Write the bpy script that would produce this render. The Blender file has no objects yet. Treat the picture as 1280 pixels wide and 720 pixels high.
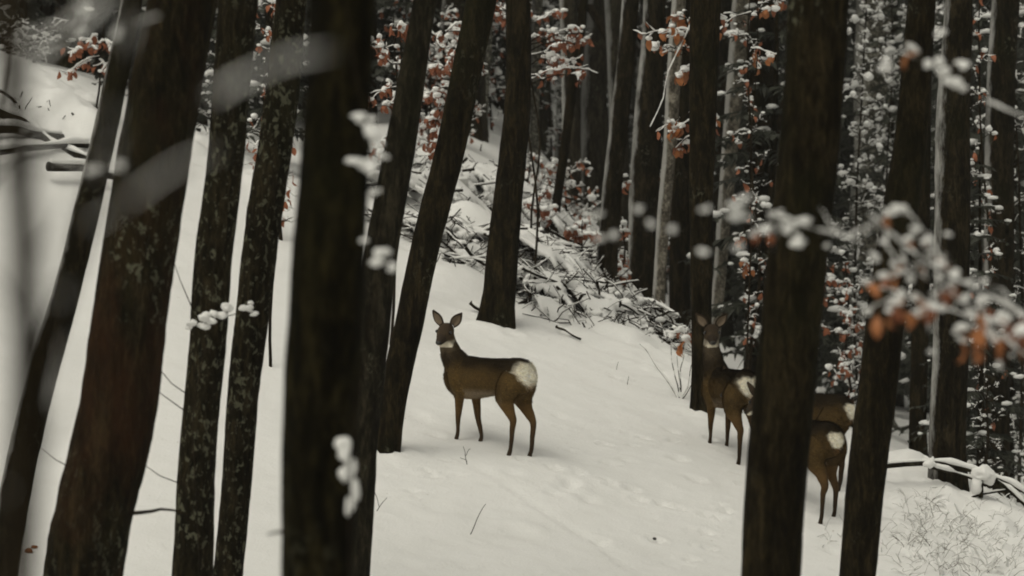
import bpy, math, random
import numpy as np
from mathutils import Vector, Matrix

# ------------------------------------------------------------------ camera, sky, sun, exposure
SC = bpy.context.scene
COL = SC.collection
CAM_Z = 1.7
FPX = 4100.0                       # focal length in photograph pixels (1280 wide)
cam_d = bpy.data.cameras.new('camera')
cam_d.sensor_width = 36.0
cam_d.lens = 36.0 * FPX / 1280.0
cam_d.clip_start = 0.1
cam_d.clip_end = 1000.0
cam_d.dof.use_dof = True
cam_d.dof.focus_distance = 25.2
cam_d.dof.aperture_fstop = 2.9
cam = bpy.data.objects.new('camera', cam_d)
COL.objects.link(cam)
cam.location = (0, 0, CAM_Z)
cam.rotation_euler = (math.radians(90), 0, 0)
SC.camera = cam

SUN_EL, SUN_AZ = 58.0, 215.0       # veiled sun behind the cloud, from behind left
world = bpy.data.worlds.new('World')
SC.world = world
world.use_nodes = True
wn, wl = world.node_tree.nodes, world.node_tree.links
wn.clear()
sky = wn.new('ShaderNodeTexSky')
sky.sky_type = 'NISHITA'
sky.sun_disc = False
sky.sun_elevation = math.radians(SUN_EL)
sky.sun_rotation = math.radians(SUN_AZ)
sky.dust_density = 4.0
sky.ozone_density = 0.5
hs = wn.new('ShaderNodeHueSaturation')
hs.inputs['Saturation'].default_value = 0.10      # overcast: nearly grey
tint = wn.new('ShaderNodeMix'); tint.data_type = 'RGBA'; tint.blend_type = 'MULTIPLY'
tint.inputs['Factor'].default_value = 1.0
tint.inputs['B'].default_value = (1.0, 0.965, 0.83, 1)
bg = wn.new('ShaderNodeBackground')
bg.inputs['Strength'].default_value = 0.13
wo = wn.new('ShaderNodeOutputWorld')
wl.new(sky.outputs[0], hs.inputs['Color'])
wl.new(hs.outputs[0], tint.inputs['A'])
wl.new(tint.outputs['Result'], bg.inputs['Color'])
wl.new(bg.outputs[0], wo.inputs['Surface'])

sun_d = bpy.data.lights.new('sun', 'SUN')
sun_d.energy = 0.6
sun_d.angle = math.radians(40)
sun_d.color = (1.0, 0.95, 0.86)
sun = bpy.data.objects.new('sun', sun_d)
COL.objects.link(sun)
_az, _el = math.radians(SUN_AZ), math.radians(SUN_EL)
_sd = Vector((math.sin(_az) * math.cos(_el), math.cos(_az) * math.cos(_el), math.sin(_el)))
sun.rotation_euler = (-_sd).to_track_quat('-Z', 'Y').to_euler()
sun.location = (0, 0, 30)

vs = SC.view_settings
vs.view_transform = 'Standard'
vs.look = 'None'
vs.exposure = 0.0
vs.gamma = 1.0
vs.use_curve_mapping = False
SC.render.engine = 'CYCLES'
SC.cycles.use_denoising = True
SC.cycles.filter_width = 1.9
SC.cycles.max_bounces = 5
SC.cycles.diffuse_bounces = 3
SC.cycles.transparent_max_bounces = 4

rng = random.Random(7)
nrg = np.random.default_rng(11)

# ------------------------------------------------------------------ noise (numpy value noise)
_TAB = np.random.default_rng(3).random(4096)
def _h(i, j, k):
    n = (i * 73856093) ^ (j * 19349663) ^ (k * 83492791)
    return _TAB[np.abs(n) % 4096]
def vnoise(x, y, z=0.0):
    x, y, z = np.broadcast_arrays(np.asarray(x, float), np.asarray(y, float), np.asarray(z, float))
    xi, yi, zi = np.floor(x).astype(np.int64), np.floor(y).astype(np.int64), np.floor(z).astype(np.int64)
    fx, fy, fz = x - xi, y - yi, z - zi
    fx, fy, fz = [f * f * (3 - 2 * f) for f in (fx, fy, fz)]
    r = 0
    for a in (0, 1):
        for b in (0, 1):
            for c in (0, 1):
                w = (fx if a else 1 - fx) * (fy if b else 1 - fy) * (fz if c else 1 - fz)
                r = r + w * _h(xi + a, yi + b, zi + c)
    return r * 2 - 1
def fbm(x, y, z=0.0, o=4):
    s, a, f = 0, 0.5, 1.0
    for k in range(o):
        s = s + a * vnoise(np.asarray(x) * f + 17.3 * k, np.asarray(y) * f - 9.1 * k, np.asarray(z) * f + 3.7 * k)
        a *= 0.5; f *= 2.03
    return s
def smooth(e0, e1, x):
    t = np.clip((np.asarray(x, float) - e0) / (e1 - e0), 0, 1)
    return t * t * (3 - 2 * t)

# ------------------------------------------------------------------ terrain height
def H(X, Y):
    X = np.asarray(X, float); Y = np.asarray(Y, float)
    xs = 13 * np.tanh(X / 13)
    b1 = 0.20 + 0.022 * np.clip(0.8 * np.logaddexp(0, -xs / 0.8), 0, 5)
    plane = -1.25 + b1 * (Y - 25) - 0.225 * (xs + 0.12)
    yc = np.clip(32.2 - 0.85 * xs - 0.6 * np.abs(xs), 24.5, 35)
    s = X * 28 / np.maximum(Y, 15) + 0.5
    b2 = 0.02 + 0.13 * np.exp(-(s / 1.3) ** 2)
    t = Y - yc
    w = 0.45
    sp = w * np.logaddexp(0, t / w)
    z = plane - (b1 - b2) * sp
    w2 = 6.0
    z = z + 0.30 * w2 * np.logaddexp(0, (Y - 92) / w2)
    dxy = (X + 0.12, Y - 25.0)
    z = z - 0.45 * (0.2 * dxy[1] - 0.225 * dxy[0]) * np.exp(-(dxy[0] ** 2 + dxy[1] ** 2) / 0.8)
    hollow = -1.75 - 0.03 * np.clip(Y, -40, 20) - 0.06 * xs
    m = smooth(5, 19.5, Y)
    z = hollow * (1 - m) + z * m
    z = z + 0.05 * fbm(X * 0.55, Y * 0.55, 1.0, 3) + 0.25 * fbm(X * 0.09 + 5, Y * 0.09, 4.0, 2) * smooth(30, 45, Y)
    return z + CAM_Z
def h1(x, y):
    return float(H(x, y))
def P(px, py, Y):                  # point seen at photograph pixel (px, py) that stands Y metres away
    return Vector(((px - 640) / FPX * Y, Y, CAM_Z - (py - 360) / FPX * Y))
def hit(px, py, y0=17.0, y1=60.0):  # where that line of sight meets the snow
    ys = np.arange(y0, y1, 0.02)
    X = (px - 640) / FPX * ys
    Z = CAM_Z - (py - 360) / FPX * ys
    k = np.nonzero(Z <= H(X, ys))[0]
    y = float(ys[k[0]]) if len(k) else y1
    x = (px - 640) / FPX * y
    return Vector((x, y, h1(x, y)))

# ------------------------------------------------------------------ materials
def nmat(name):
    m = bpy.data.materials.new(name)
    m.use_nodes = True
    nt = m.node_tree
    return m, nt.nodes, nt.links, nt.nodes['Principled BSDF']
def noise_node(n, l, scale, detail=5, rough=0.6, vec=None, mscale=None, dist=0.0):
    t = n.new('ShaderNodeTexNoise')
    t.inputs['Scale'].default_value = scale
    t.inputs['Detail'].default_value = detail
    t.inputs['Roughness'].default_value = rough
    t.inputs['Distortion'].default_value = dist
    if vec is not None:
        if mscale:
            mp = n.new('ShaderNodeMapping'); mp.inputs['Scale'].default_value = mscale
            l.new(vec, mp.inputs['Vector']); vec = mp.outputs[0]
        l.new(vec, t.inputs['Vector'])
    return t
def ramp(n, l, src, stops):
    r = n.new('ShaderNodeValToRGB')
    cr = r.color_ramp
    while len(cr.elements) < len(stops): cr.elements.new(0.5)
    for e, (p, c) in zip(cr.elements, stops):
        e.position = p
        e.color = (c, c, c, 1) if not isinstance(c, tuple) else (*c, 1)
    l.new(src, r.inputs['Fac'])
    return r
def mixc(n, l, fac, a, b):
    m = n.new('ShaderNodeMix'); m.data_type = 'RGBA'
    if hasattr(fac, 'links'): l.new(fac, m.inputs['Factor'])
    else: m.inputs['Factor'].default_value = fac
    for s, k in ((a, 'A'), (b, 'B')):
        if hasattr(s, 'links'): l.new(s, m.inputs[k])
        else: m.inputs[k].default_value = (*s, 1)
    return m.outputs['Result']
def mth(n, l, op, a, b=None):
    m = n.new('ShaderNodeMath'); m.operation = op
    for i, s in enumerate((a, b)):
        if s is None: continue
        if hasattr(s, 'links'): l.new(s, m.inputs[i])
        else: m.inputs[i].default_value = s
    return m.outputs[0]
def bump(n, l, b, height, strength, dist):
    bp = n.new('ShaderNodeBump')
    bp.inputs['Strength'].default_value = strength
    bp.inputs['Distance'].default_value = dist
    l.new(height, bp.inputs['Height'])
    l.new(bp.outputs[0], b.inputs['Normal'])

SNOW_C = (0.80, 0.80, 0.79)
def make_snow(name, fine=1.0, litter=False):
    m, n, l, b = nmat(name)
    tc = n.new('ShaderNodeTexCoord').outputs['Object']
    n1 = noise_node(n, l, 3.0, 6, 0.6, tc)
    n2 = noise_node(n, l, 45.0 * fine, 4, 0.7, tc)
    col = ramp(n, l, n1.outputs['Fac'], [(0.3, (0.76, 0.76, 0.745)), (0.7, SNOW_C)]).outputs[0]
    if litter:                     # needles, bud scales and bark crumbs fallen on the snow
        n3 = noise_node(n, l, 38.0, 2, 0.5, tc)
        n4 = noise_node(n, l, 0.8, 3, 0.6, tc)
        k = mth(n, l, 'MULTIPLY', ramp(n, l, n3.outputs['Fac'], [(0.70, 0.0), (0.76, 1.0)]).outputs[0],
                ramp(n, l, n4.outputs['Fac'], [(0.48, 0.0), (0.62, 0.85)]).outputs[0])
        col = mixc(n, l, k, col, (0.24, 0.20, 0.15))
    l.new(col, b.inputs['Base Color'])
    b.inputs['Roughness'].default_value = 0.75
    b.inputs['Specular IOR Level'].default_value = 0.25
    hsum = mth(n, l, 'ADD', mth(n, l, 'MULTIPLY', n1.outputs['Fac'], 0.7), mth(n, l, 'MULTIPLY', n2.outputs['Fac'], 0.25))
    bump(n, l, b, hsum, 0.55, 0.05)
    return m
M_SNOW = make_snow('snow')
M_GROUND = make_snow('ground_snow', 1.0, True)

def make_bark(name, c1, c2, lichen=0.0, plaster=0.0, red=0.0, lich_c=(0.10, 0.10, 0.068), pthr=0.5, zs=0.22):
    m, n, l, b = nmat(name)
    tc = n.new('ShaderNodeTexCoord').outputs['Object']
    n1 = noise_node(n, l, 13.0, 8, 0.68, tc, (1, 1, zs), 0.6)
    n2 = noise_node(n, l, 2.2, 4, 0.6, tc, (1, 1, 0.5))
    nf_ = noise_node(n, l, 42.0, 6, 0.7, tc, (1, 1, zs * 1.4), 0.3)
    fsum = mth(n, l, 'ADD', mth(n, l, 'MULTIPLY', n1.outputs['Fac'], 0.55), mth(n, l, 'MULTIPLY', nf_.outputs['Fac'], 0.45))
    col = ramp(n, l, fsum, [(0.40, tuple(.5 * x for x in c1)), (0.50, tuple(.75 * x + .25 * y for x, y in zip(c1, c2))), (0.62, tuple(1.35 * x for x in c2))]).outputs[0]
    if red > 0:
        k = ramp(n, l, n2.outputs['Fac'], [(0.45, 0.0), (0.62, red)]).outputs[0]
        col = mixc(n, l, k, col, (0.046, 0.019, 0.008))
    k = ramp(n, l, noise_node(n, l, 1.3, 3, 0.6, tc, (1, 1, 0.6)).outputs['Fac'], [(0.52, 0.0), (0.7, 0.6)]).outputs[0]
    col = mixc(n, l, k, col, (0.011, 0.012, 0.004))          # algae film
    if lichen > 0:
        n3 = noise_node(n, l, 27.0, 5, 0.62, tc, (1, 1, 0.7), 0.4)
        n5 = noise_node(n, l, 1.9, 2, 0.5, tc)
        k = mth(n, l, 'MULTIPLY', ramp(n, l, n3.outputs['Fac'], [(0.55, 0.0), (0.61, 0.9)]).outputs[0],
                ramp(n, l, n5.outputs['Fac'], [(0.62 - 0.3 * lichen, 0.0), (0.74 - 0.3 * lichen, 1.0)]).outputs[0])
        col = mixc(n, l, k, col, lich_c)
    if plaster > 0:                # wind-driven snow caught on the weather side
        g = n.new('ShaderNodeNewGeometry')
        d = n.new('ShaderNodeVectorMath'); d.operation = 'DOT_PRODUCT'
        l.new(g.outputs['Normal'], d.inputs[0]); d.inputs[1].default_value = Vector((-0.93, -0.25, 0.28)).normalized()
        n4 = noise_node(n, l, 5.0, 6, 0.7, tc, (1, 1, 0.35))
        s = mth(n, l, 'ADD', d.outputs['Value'], mth(n, l, 'MULTIPLY', n4.outputs['Fac'], 1.0))
        k = ramp(n, l, mth(n, l, 'MULTIPLY', s, 0.5), [(pthr, 0.0), (pthr + 0.12, plaster)]).outputs[0]
        col = mixc(n, l, k, col, (0.62, 0.62, 0.60))
    l.new(col, b.inputs['Base Color'])
    b.inputs['Roughness'].default_value = 0.95
    b.inputs['Specular IOR Level'].default_value = 0.04
    bump(n, l, b, fsum, 1.0, 0.05)
    return m
DK1, DK2 = (0.006, 0.0046, 0.002), (0.026, 0.0195, 0.009)
M_BARK = make_bark('bark_dark', DK1, DK2, 0.15, 0)
M_BARK_RED = make_bark('bark_reddish', DK1, DK2, 0.35, 0, 0.45)
M_BARK_LICHEN = make_bark('bark_lichen', (0.007, 0.0055, 0.0025), (0.028, 0.022, 0.011), 1.0, 0)
M_BARK_GREY = make_bark('bark_grey', (0.010, 0.0085, 0.005), (0.034, 0.029, 0.018), 0.25, 0)
M_BARK_SNOWY = make_bark('bark_snowy', (0.007, 0.0055, 0.0028), (0.028, 0.022, 0.012), 0.2, 0.6, pthr=0.66)
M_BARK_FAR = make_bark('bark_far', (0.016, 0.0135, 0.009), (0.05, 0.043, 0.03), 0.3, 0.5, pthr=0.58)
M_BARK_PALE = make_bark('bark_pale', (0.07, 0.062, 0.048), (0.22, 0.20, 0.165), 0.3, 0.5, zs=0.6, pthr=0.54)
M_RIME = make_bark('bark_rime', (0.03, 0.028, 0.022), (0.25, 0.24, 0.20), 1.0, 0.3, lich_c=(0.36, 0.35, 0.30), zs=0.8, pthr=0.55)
M_BARK_BLACK = make_bark('bark_black', (0.002, 0.0017, 0.0006), (0.020, 0.016, 0.006), 0.25, 0, lich_c=(0.035, 0.033, 0.02))
M_TWIG = make_bark('twig_bark', (0.012, 0.009, 0.005), (0.036, 0.027, 0.016))

def make_leaf(name, ca, cb):
    m, n, l, b = nmat(name)
    tc = n.new('ShaderNodeTexCoord').outputs['Object']
    oi = n.new('ShaderNodeObjectInfo')
    n1 = noise_node(n, l, 25.0, 3, 0.6, tc)
    f = mth(n, l, 'ADD', mth(n, l, 'MULTIPLY', n1.outputs['Fac'], 0.8), mth(n, l, 'MULTIPLY', oi.outputs['Random'], 0.4))
    col = ramp(n, l, f, [(0.35, ca), (0.8, cb)]).outputs[0]
    l.new(col, b.inputs['Base Color'])
    b.inputs['Roughness'].default_value = 0.6
    tr = n.new('ShaderNodeBsdfTranslucent'); l.new(col, tr.inputs['Color'])
    mx = n.new('ShaderNodeMixShader'); mx.inputs[0].default_value = 0.3
    l.new(b.outputs[0], mx.inputs[1]); l.new(tr.outputs[0], mx.inputs[2])
    l.new(mx.outputs[0], n['Material Output'].inputs['Surface'])
    return m
M_LEAF = make_leaf('beech_leaf', (0.17, 0.062, 0.022), (0.40, 0.15, 0.05))
M_LEAF_RED = make_leaf('rust_leaf', (0.16, 0.052, 0.024), (0.34, 0.115, 0.05))
def make_needle(name, ca, cb):
    m, n, l, b = nmat(name)
    tc = n.new('ShaderNodeTexCoord').outputs['Object']
    n1 = noise_node(n, l, 3.0, 4, 0.6, tc)
    l.new(ramp(n, l, n1.outputs['Fac'], [(0.3, ca), (0.7, cb)]).outputs[0], b.inputs['Base Color'])
    b.inputs['Roughness'].default_value = 0.7
    return m
M_NEEDLE = make_needle('spruce_needle', (0.006, 0.008, 0.0035), (0.018, 0.021, 0.009))
def make_fur():
    m, n, l, b = nmat('deer_fur')
    at = n.new('ShaderNodeAttribute'); at.attribute_name = 'fur'
    tc = n.new('ShaderNodeTexCoord').outputs['Object']
    n1 = noise_node(n, l, 60.0, 5, 0.7, tc, (0.45, 1, 1))
    n2 = noise_node(n, l, 7.0, 3, 0.6, tc)
    f = mth(n, l, 'ADD', mth(n, l, 'MULTIPLY', n1.outputs['Fac'], 0.9), mth(n, l, 'MULTIPLY', n2.outputs['Fac'], 0.7))
    mm = n.new('ShaderNodeMix'); mm.data_type = 'RGBA'; mm.blend_type = 'MULTIPLY'; mm.inputs['Factor'].default_value = 1.0
    l.new(at.outputs['Color'], mm.inputs['A'])
    l.new(ramp(n, l, f, [(0.4, 0.62), (1.1, 1.3)]).outputs[0], mm.inputs['B'])
    l.new(mm.outputs['Result'], b.inputs['Base Color'])
    b.inputs['Roughness'].default_value = 0.9
    b.inputs['Specular IOR Level'].default_value = 0.1
    bump(n, l, b, n1.outputs['Fac'], 0.6, 0.008)
    return m
M_FUR = make_fur()
def plain(name, c, rough=0.5, spec=0.5):
    m, n, l, b = nmat(name)
    tc = n.new('ShaderNodeTexCoord').outputs['Object']
    n1 = noise_node(n, l, 30.0, 3, 0.6, tc)
    l.new(ramp(n, l, n1.outputs['Fac'], [(0.3, tuple(0.75 * x for x in c)), (0.7, c)]).outputs[0], b.inputs['Base Color'])
    b.inputs['Roughness'].default_value = rough
    b.inputs['Specular IOR Level'].default_value = spec
    return m
M_NOSE = plain('wet_nose', (0.008, 0.007, 0.006), 0.35)
M_EYE = plain('eye', (0.006, 0.004, 0.003), 0.15)
M_HOOF = plain('hoof', (0.012, 0.010, 0.008), 0.5)
M_DRY = plain('dry_stalk', (0.075, 0.058, 0.038), 0.9, 0.1)
M_EAR = plain('ear_inner', (0.22, 0.17, 0.12), 0.9, 0.1)

# ------------------------------------------------------------------ mesh helpers
class MB:
    def __init__(s): s.v, s.f, s.n = [], [], 0
    def add(s, verts, faces):
        o = s.n
        s.v.append(np.asarray(verts, float).reshape(-1, 3))
        s.f.extend([tuple(i + o for i in f) for f in faces])
        s.n += len(s.v[-1])
    def mesh(s, name, mat, smooth_=True):
        me = bpy.data.meshes.new(name)
        v = np.concatenate(s.v) if s.v else np.zeros((0, 3))
        me.from_pydata(v.tolist(), [], s.f)
        if mat: me.materials.append(mat)
        if smooth_ and len(me.polygons):
            me.polygons.foreach_set('use_smooth', [True] * len(me.polygons))
        me.update()
        return me
    def build(s, name, mat, parent=None, smooth_=True):
        return link(name, s.mesh(name, mat, smooth_), parent)
def link(name, data, parent=None):
    o = bpy.data.objects.new(name, data)
    COL.objects.link(o)
    if parent is not None: o.parent = parent
    return o
def tag(o, label=None, cat=None, group=None, kind=None):
    if label: o['label'] = label
    if cat: o['category'] = cat
    if group: o['group'] = group
    if kind: o['kind'] = kind
    return o
def thing(name, loc, label, cat, group=None, rz=0):
    o = link(name, None)
    o.location = loc
    o.rotation_euler = (0, 0, rz)
    return tag(o, label, cat, group)
def copy_tree(src, loc, rz=0, sc=1.0, label=None, group=None):
    r = src.copy(); COL.objects.link(r)
    r.location = loc; r.rotation_euler = (0, 0, rz)
    r.scale = (sc, sc, sc) if not isinstance(sc, tuple) else sc
    if label: r['label'] = label
    if group: r['group'] = group
    for ch in src.children:
        c = ch.copy(); COL.objects.link(c); c.parent = r
        for g in ch.children:
            d = g.copy(); COL.objects.link(d); d.parent = c
    return r

def tube(mb, pts, rad, n=8, disp=None, squash=None, cap=True):
    """sweep along pts (k,3) with radii rad (k,) or (k,2)"""
    p = np.asarray([tuple(q) for q in pts], float)
    k = len(p)
    r = np.asarray(rad, float)
    if r.ndim == 0: r = np.full(k, float(r))
    if r.ndim == 1: r = np.stack([r, r], 1)
    t = np.gradient(p, axis=0)
    t /= np.maximum(np.linalg.norm(t, axis=1, keepdims=True), 1e-9)
    mean = p[-1] - p[0]
    ref = np.array([0, 0, 1.0]) if abs(mean[2]) < 0.8 * np.linalg.norm(mean) else np.array([1.0, 0, 0])
    a = np.cross(np.broadcast_to(ref, t.shape), t)
    a /= np.maximum(np.linalg.norm(a, axis=1, keepdims=True), 1e-9)
    b = np.cross(t, a)
    th = np.arange(n) * 2 * math.pi / n
    ct, st = np.cos(th), np.sin(th)
    ring = p[:, None] + a[:, None] * (r[:, 0, None] * ct)[..., None] + b[:, None] * (r[:, 1, None] * st)[..., None]
    if disp is not None:
        d = disp(p, th)          # (k,n) multiplicative offset
        ring = p[:, None] + (ring - p[:, None]) * (1 + d)[..., None]
    faces = []
    for i in range(k - 1):
        for j in range(n):
            j2 = (j + 1) % n
            faces.append((i * n + j, i * n + j2, (i + 1) * n + j2, (i + 1) * n + j))
    v = ring.reshape(-1, 3)
    if cap:
        faces.append(tuple(range(n - 1, -1, -1)))
        faces.append(tuple((k - 1) * n + j for j in range(n)))
    mb.add(v, faces)

_t = (1 + 5 ** 0.5) / 2
ICO_V = np.array([(-1, _t, 0), (1, _t, 0), (-1, -_t, 0), (1, -_t, 0), (0, -1, _t), (0, 1, _t), (0, -1, -_t), (0, 1, -_t),
                  (_t, 0, -1), (_t, 0, 1), (-_t, 0, -1), (-_t, 0, 1)], float)
ICO_V /= np.linalg.norm(ICO_V[0])
ICO_F = [(0, 11, 5), (0, 5, 1), (0, 1, 7), (0, 7, 10), (0, 10, 11), (1, 5, 9), (5, 11, 4), (11, 10, 2), (10, 7, 6), (7, 1, 8),
         (3, 9, 4), (3, 4, 2), (3, 2, 6), (3, 6, 8), (3, 8, 9), (4, 9, 5), (2, 4, 11), (6, 2, 10), (8, 6, 7), (9, 8, 1)]
def _subdiv(V, F):
    V = [tuple(v) for v in V]; cache = {}; out = []
    def mid(a, b):
        k = (min(a, b), max(a, b))
        if k not in cache:
            m = np.array(V[a]) + np.array(V[b]); m /= np.linalg.norm(m)
            V.append(tuple(m)); cache[k] = len(V) - 1
        return cache[k]
    for a, b, c in F:
        x, y, z = mid(a, b), mid(b, c), mid(c, a)
        out += [(a, x, z), (b, y, x), (c, z, y), (x, y, z)]
    return np.array(V), out
ICO2_V, ICO2_F = _subdiv(ICO_V, ICO_F)
ICO3_V, ICO3_F = _subdiv(ICO2_V, ICO2_F)
def blob(mb, c, r, lod=1, jit=0.22, rz=None):
    """a lump of snow: squashed, uneven; r = (rx, ry, rz)"""
    V, F = ((ICO_V, ICO_F), (ICO2_V, ICO2_F), (ICO3_V, ICO3_F))[lod]
    s = nrg.random(3) * 50
    k = 1 + jit * 2 * fbm(V[:, 0] * 1.3 + s[0], V[:, 1] * 1.3 + s[1], V[:, 2] * 1.3 + s[2], 2)
    v = V * k[:, None] * np.asarray(r)
    a = rng.uniform(0, 6.28) if rz is None else rz
    ca, sa = math.cos(a), math.sin(a)
    v = np.stack([v[:, 0] * ca - v[:, 1] * sa, v[:, 0] * sa + v[:, 1] * ca, v[:, 2]], 1)
    mb.add(v + np.asarray(c, float), F)
def snow_ridge(mb, pts, r_twig, r_snow, n=7, gate=0.0, step=0.03, seed=None, taper=0.35):
    """snow lying along the top of a twig; gate 0..1 leaves gaps"""
    p = np.asarray([tuple(q) for q in pts], float)
    seg = np.linalg.norm(np.diff(p, axis=0), axis=1)
    s = np.concatenate([[0], np.cumsum(seg)])
    if s[-1] < step * 2: return
    m = max(4, int(s[-1] / step))
    u = np.linspace(0, s[-1], m)
    q = np.stack([np.interp(u, s, p[:, i]) for i in range(3)], 1)
    sd = rng.uniform(0, 99) if seed is None else seed
    nz = fbm(u / (r_snow * 5) + sd, u * 0 + sd, 0, 3)
    k = np.clip(0.85 + 1.1 * nz, 0.15, 1.6)
    if gate > 0:
        k = k * smooth(gate - 0.18, gate + 0.08, 0.5 + vnoise(u / (r_snow * 9) + sd * 2, sd) * 0.5)
    k = k * (1 - taper * u / s[-1])
    k[0] = k[-1] = 0.02
    k = np.maximum(k, 0.02)
    q[:, 2] += r_twig * 0.6 + r_snow * k * 0.55
    tube(mb, q, np.stack([r_snow * k, r_snow * k * 0.8], 1), n)

def curve_pts(p0, p1, sag=0.0, wob=0.0, k=8):
    """gently bent line from p0 to p1"""
    p0, p1 = np.asarray(tuple(p0), float), np.asarray(tuple(p1), float)
    t = np.linspace(0, 1, k)
    L = np.linalg.norm(p1 - p0)
    q = p0 + (p1 - p0) * t[:, None]
    q[:, 2] += sag * L * 4 * t * (1 - t)
    if wob:
        s = nrg.random() * 90
        w = np.sin(t * math.pi)[:, None]
        q += wob * L * w * np.stack([vnoise(t * 3 + s, 0.3), vnoise(t * 3 + s, 7.7), vnoise(t * 3 + s, 15.1)], 1)
    return q

# ------------------------------------------------------------------ the ground
def axis(parts):
    a = []
    for lo, hi, st in parts:
        a.append(np.arange(lo, hi - st * 0.25, st))
    return np.concatenate(a + [[parts[-1][1]]])
def make_ground():
    xs = axis([(-120, -30, 5), (-30, -7, 0.7), (-7, 7, 0.045), (7, 30, 0.7), (30, 120, 5)])
    ys = axis([(-40, 0, 4), (0, 19.5, 0.6), (19.5, 36, 0.045), (36, 60, 0.35), (60, 110, 1.2), (110, 240, 5)])
    X, Y = np.meshgrid(xs, ys)
    Z = H(X, Y)
    fine = smooth(18, 20.5, Y) * (1 - smooth(34, 38, Y)) * (1 - smooth(6, 8, np.abs(X)))
    # drifts and settled lumps
    Z += fine * (0.022 * fbm(X * 1.7, Y * 1.7, 8, 4) + 0.007 * fbm(X * 7, Y * 7, 3, 3))
    # lumpy ground over buried litter at the crest and on the right
    yc = 32.2 - 0.85 * X - 0.6 * np.abs(X)
    cr = np.exp(-((Y - yc + 0.2) / 1.2) ** 2)
    Z += fine * cr * 0.09 * np.abs(fbm(X * 2.6, Y * 2.6, 5, 3)) * 2
    Z += fine * smooth(2.3, 3.3, X) * 0.07 * np.abs(fbm(X * 4, Y * 4, 6, 3))
    # snowed-over hummocks beyond the crest
    for (px, py, r, h) in ((578, 292, .42, .2), (606, 300, .36, .17), (570, 350, .5, .14), (560, 255, .5, .2),
                           (60, 150, .9, .2), (30, 195, .8, .15), (150, 205, .4, .2), (100, 175, .5, .16),
                           (1135, 596, .3, .13), (1250, 640, .6, .1), (690, 400, .5, .08), (780, 425, .5, .1), (1215, 606, .22, .1)):
        c = hit(px, py)
        d = ((X - c.x) / r) ** 2 + ((Y - c.y) / (r * 1.1)) ** 2
        Z += h * np.exp(-d * 1.4) * (1 + 0.35 * fbm(X * 5, Y * 5, 2, 2))
    for (px, py, r) in ((483, 566, .3), (621, 408, .34), (876, 520, .26), (1183, 620, .34)):
        c = hit(px, py)
        d = np.hypot(X - c.x, Y - c.y)
        Z += (.05 + .07 * fbm(X * 6, Y * 6, 9, 3)) * np.exp(-(d / r) ** 2)
    Z += fine * smooth(2.3, 3.0, X) * (1 - smooth(26, 28, Y)) * 0.05 * fbm(X * 9, Y * 9, 6, 3)
    # an old track crossing the slope, and a few hoof prints
    a, b_ = hit(560, 566), hit(830, 735)
    for (p, q, w, dep) in ((a, b_, 0.045, 0.020),):
        dx, dy = q.x - p.x, q.y - p.y
        L = math.hypot(dx, dy)
        t = ((X - p.x) * dx + (Y - p.y) * dy) / L
        d = ((X - p.x) * dy - (Y - p.y) * dx) / L + 0.05 * vnoise(t * 1.6, 2.0)
        Z -= dep * np.exp(-(d / w) ** 2) * smooth(-.1, .3, t) * (1 - smooth(L - .2, L + .4, t)) * (0.7 + 0.5 * vnoise(t * 6, 5.0))
    prints = [(714, 604, .055, .05), (706, 610, .07, .03), (735, 624, .06, .025), (692, 615, .05, .03), (820, 676, .045, .06), (752, 678, .045, .04),
              (570, 587, .02, .03), (576, 594, .022, .035), (540, 634, .1, .015), (650, 664, .1, .018), (785, 576, .05, .02), (762, 578, .05, .02),
              (840, 540, .05, .03), (848, 575, .06, .03), (870, 600, .06, .03), (700, 520, .05, .02), (770, 472, .03, .04), (784, 478, .025, .04),
              (545, 545, .06, .02), (520, 520, .07, .02), (640, 590, .06, .02), (960, 620, .06, .03), (985, 650, .06, .03), (1040, 690, .06, .03),
              (735, 405, .1, .02), (700, 418, .12, .025)]
    q_ = random.Random(5)
    def trail(x0, y0, x1, y1, n):
        for i in range(n):
            t = (i + q_.uniform(-.2, .2)) / n
            prints.append((x0 + (x1 - x0) * t + (7 if i % 2 else -7), y0 + (y1 - y0) * t + q_.uniform(-4, 4), q_.uniform(.028, .04), q_.uniform(.03, .06)))
    trail(660, 572, 860, 640, 11); trail(860, 640, 1010, 668, 7); trail(560, 560, 505, 640, 6); trail(720, 560, 900, 545, 8); trail(930, 590, 860, 720, 7)
    for i in range(170):           # pocks from clumps that fell off the branches
        prints.append((q_.uniform(0, 1280), q_.uniform(430, 735), q_.uniform(.012, .035), q_.uniform(.008, .022)))
    for px, py, r, dep in prints:
        c = hit(px, py)
        d = ((X - c.x) / (r * 1.25)) ** 2 + ((Y - c.y) / (r * 1.6)) ** 2 
        Z += -dep * np.exp(-d * 1.5) + dep * 0.3 * np.exp(-((np.sqrt(d) - 1.5) / 0.5) ** 2)
    ny, nx = X.shape
    V = np.stack([X.ravel(), Y.ravel(), Z.ravel()], 1)
    idx = np.arange(nx * ny).reshape(ny, nx)
    F = np.stack([idx[:-1, :-1], idx[:-1, 1:], idx[1:, 1:], idx[1:, :-1]], -1).reshape(-1, 4)
    me = bpy.data.meshes.new('ground')
    me.vertices.add(len(V)); me.vertices.foreach_set('co', V.ravel())
    me.loops.add(F.size); me.loops.foreach_set('vertex_index', F.ravel().astype(np.int32))
    me.polygons.add(len(F))
    me.polygons.foreach_set('loop_start', np.arange(0, F.size, 4, dtype=np.int32))
    me.polygons.foreach_set('use_smooth', np.ones(len(F), bool))
    me.update(calc_edges=True); me.validate()
    me.materials.append(M_GROUND)
    tag(link('ground', me), 'snow covered forest slope rising towards the left', None, None, 'structure')
make_ground()

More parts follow.
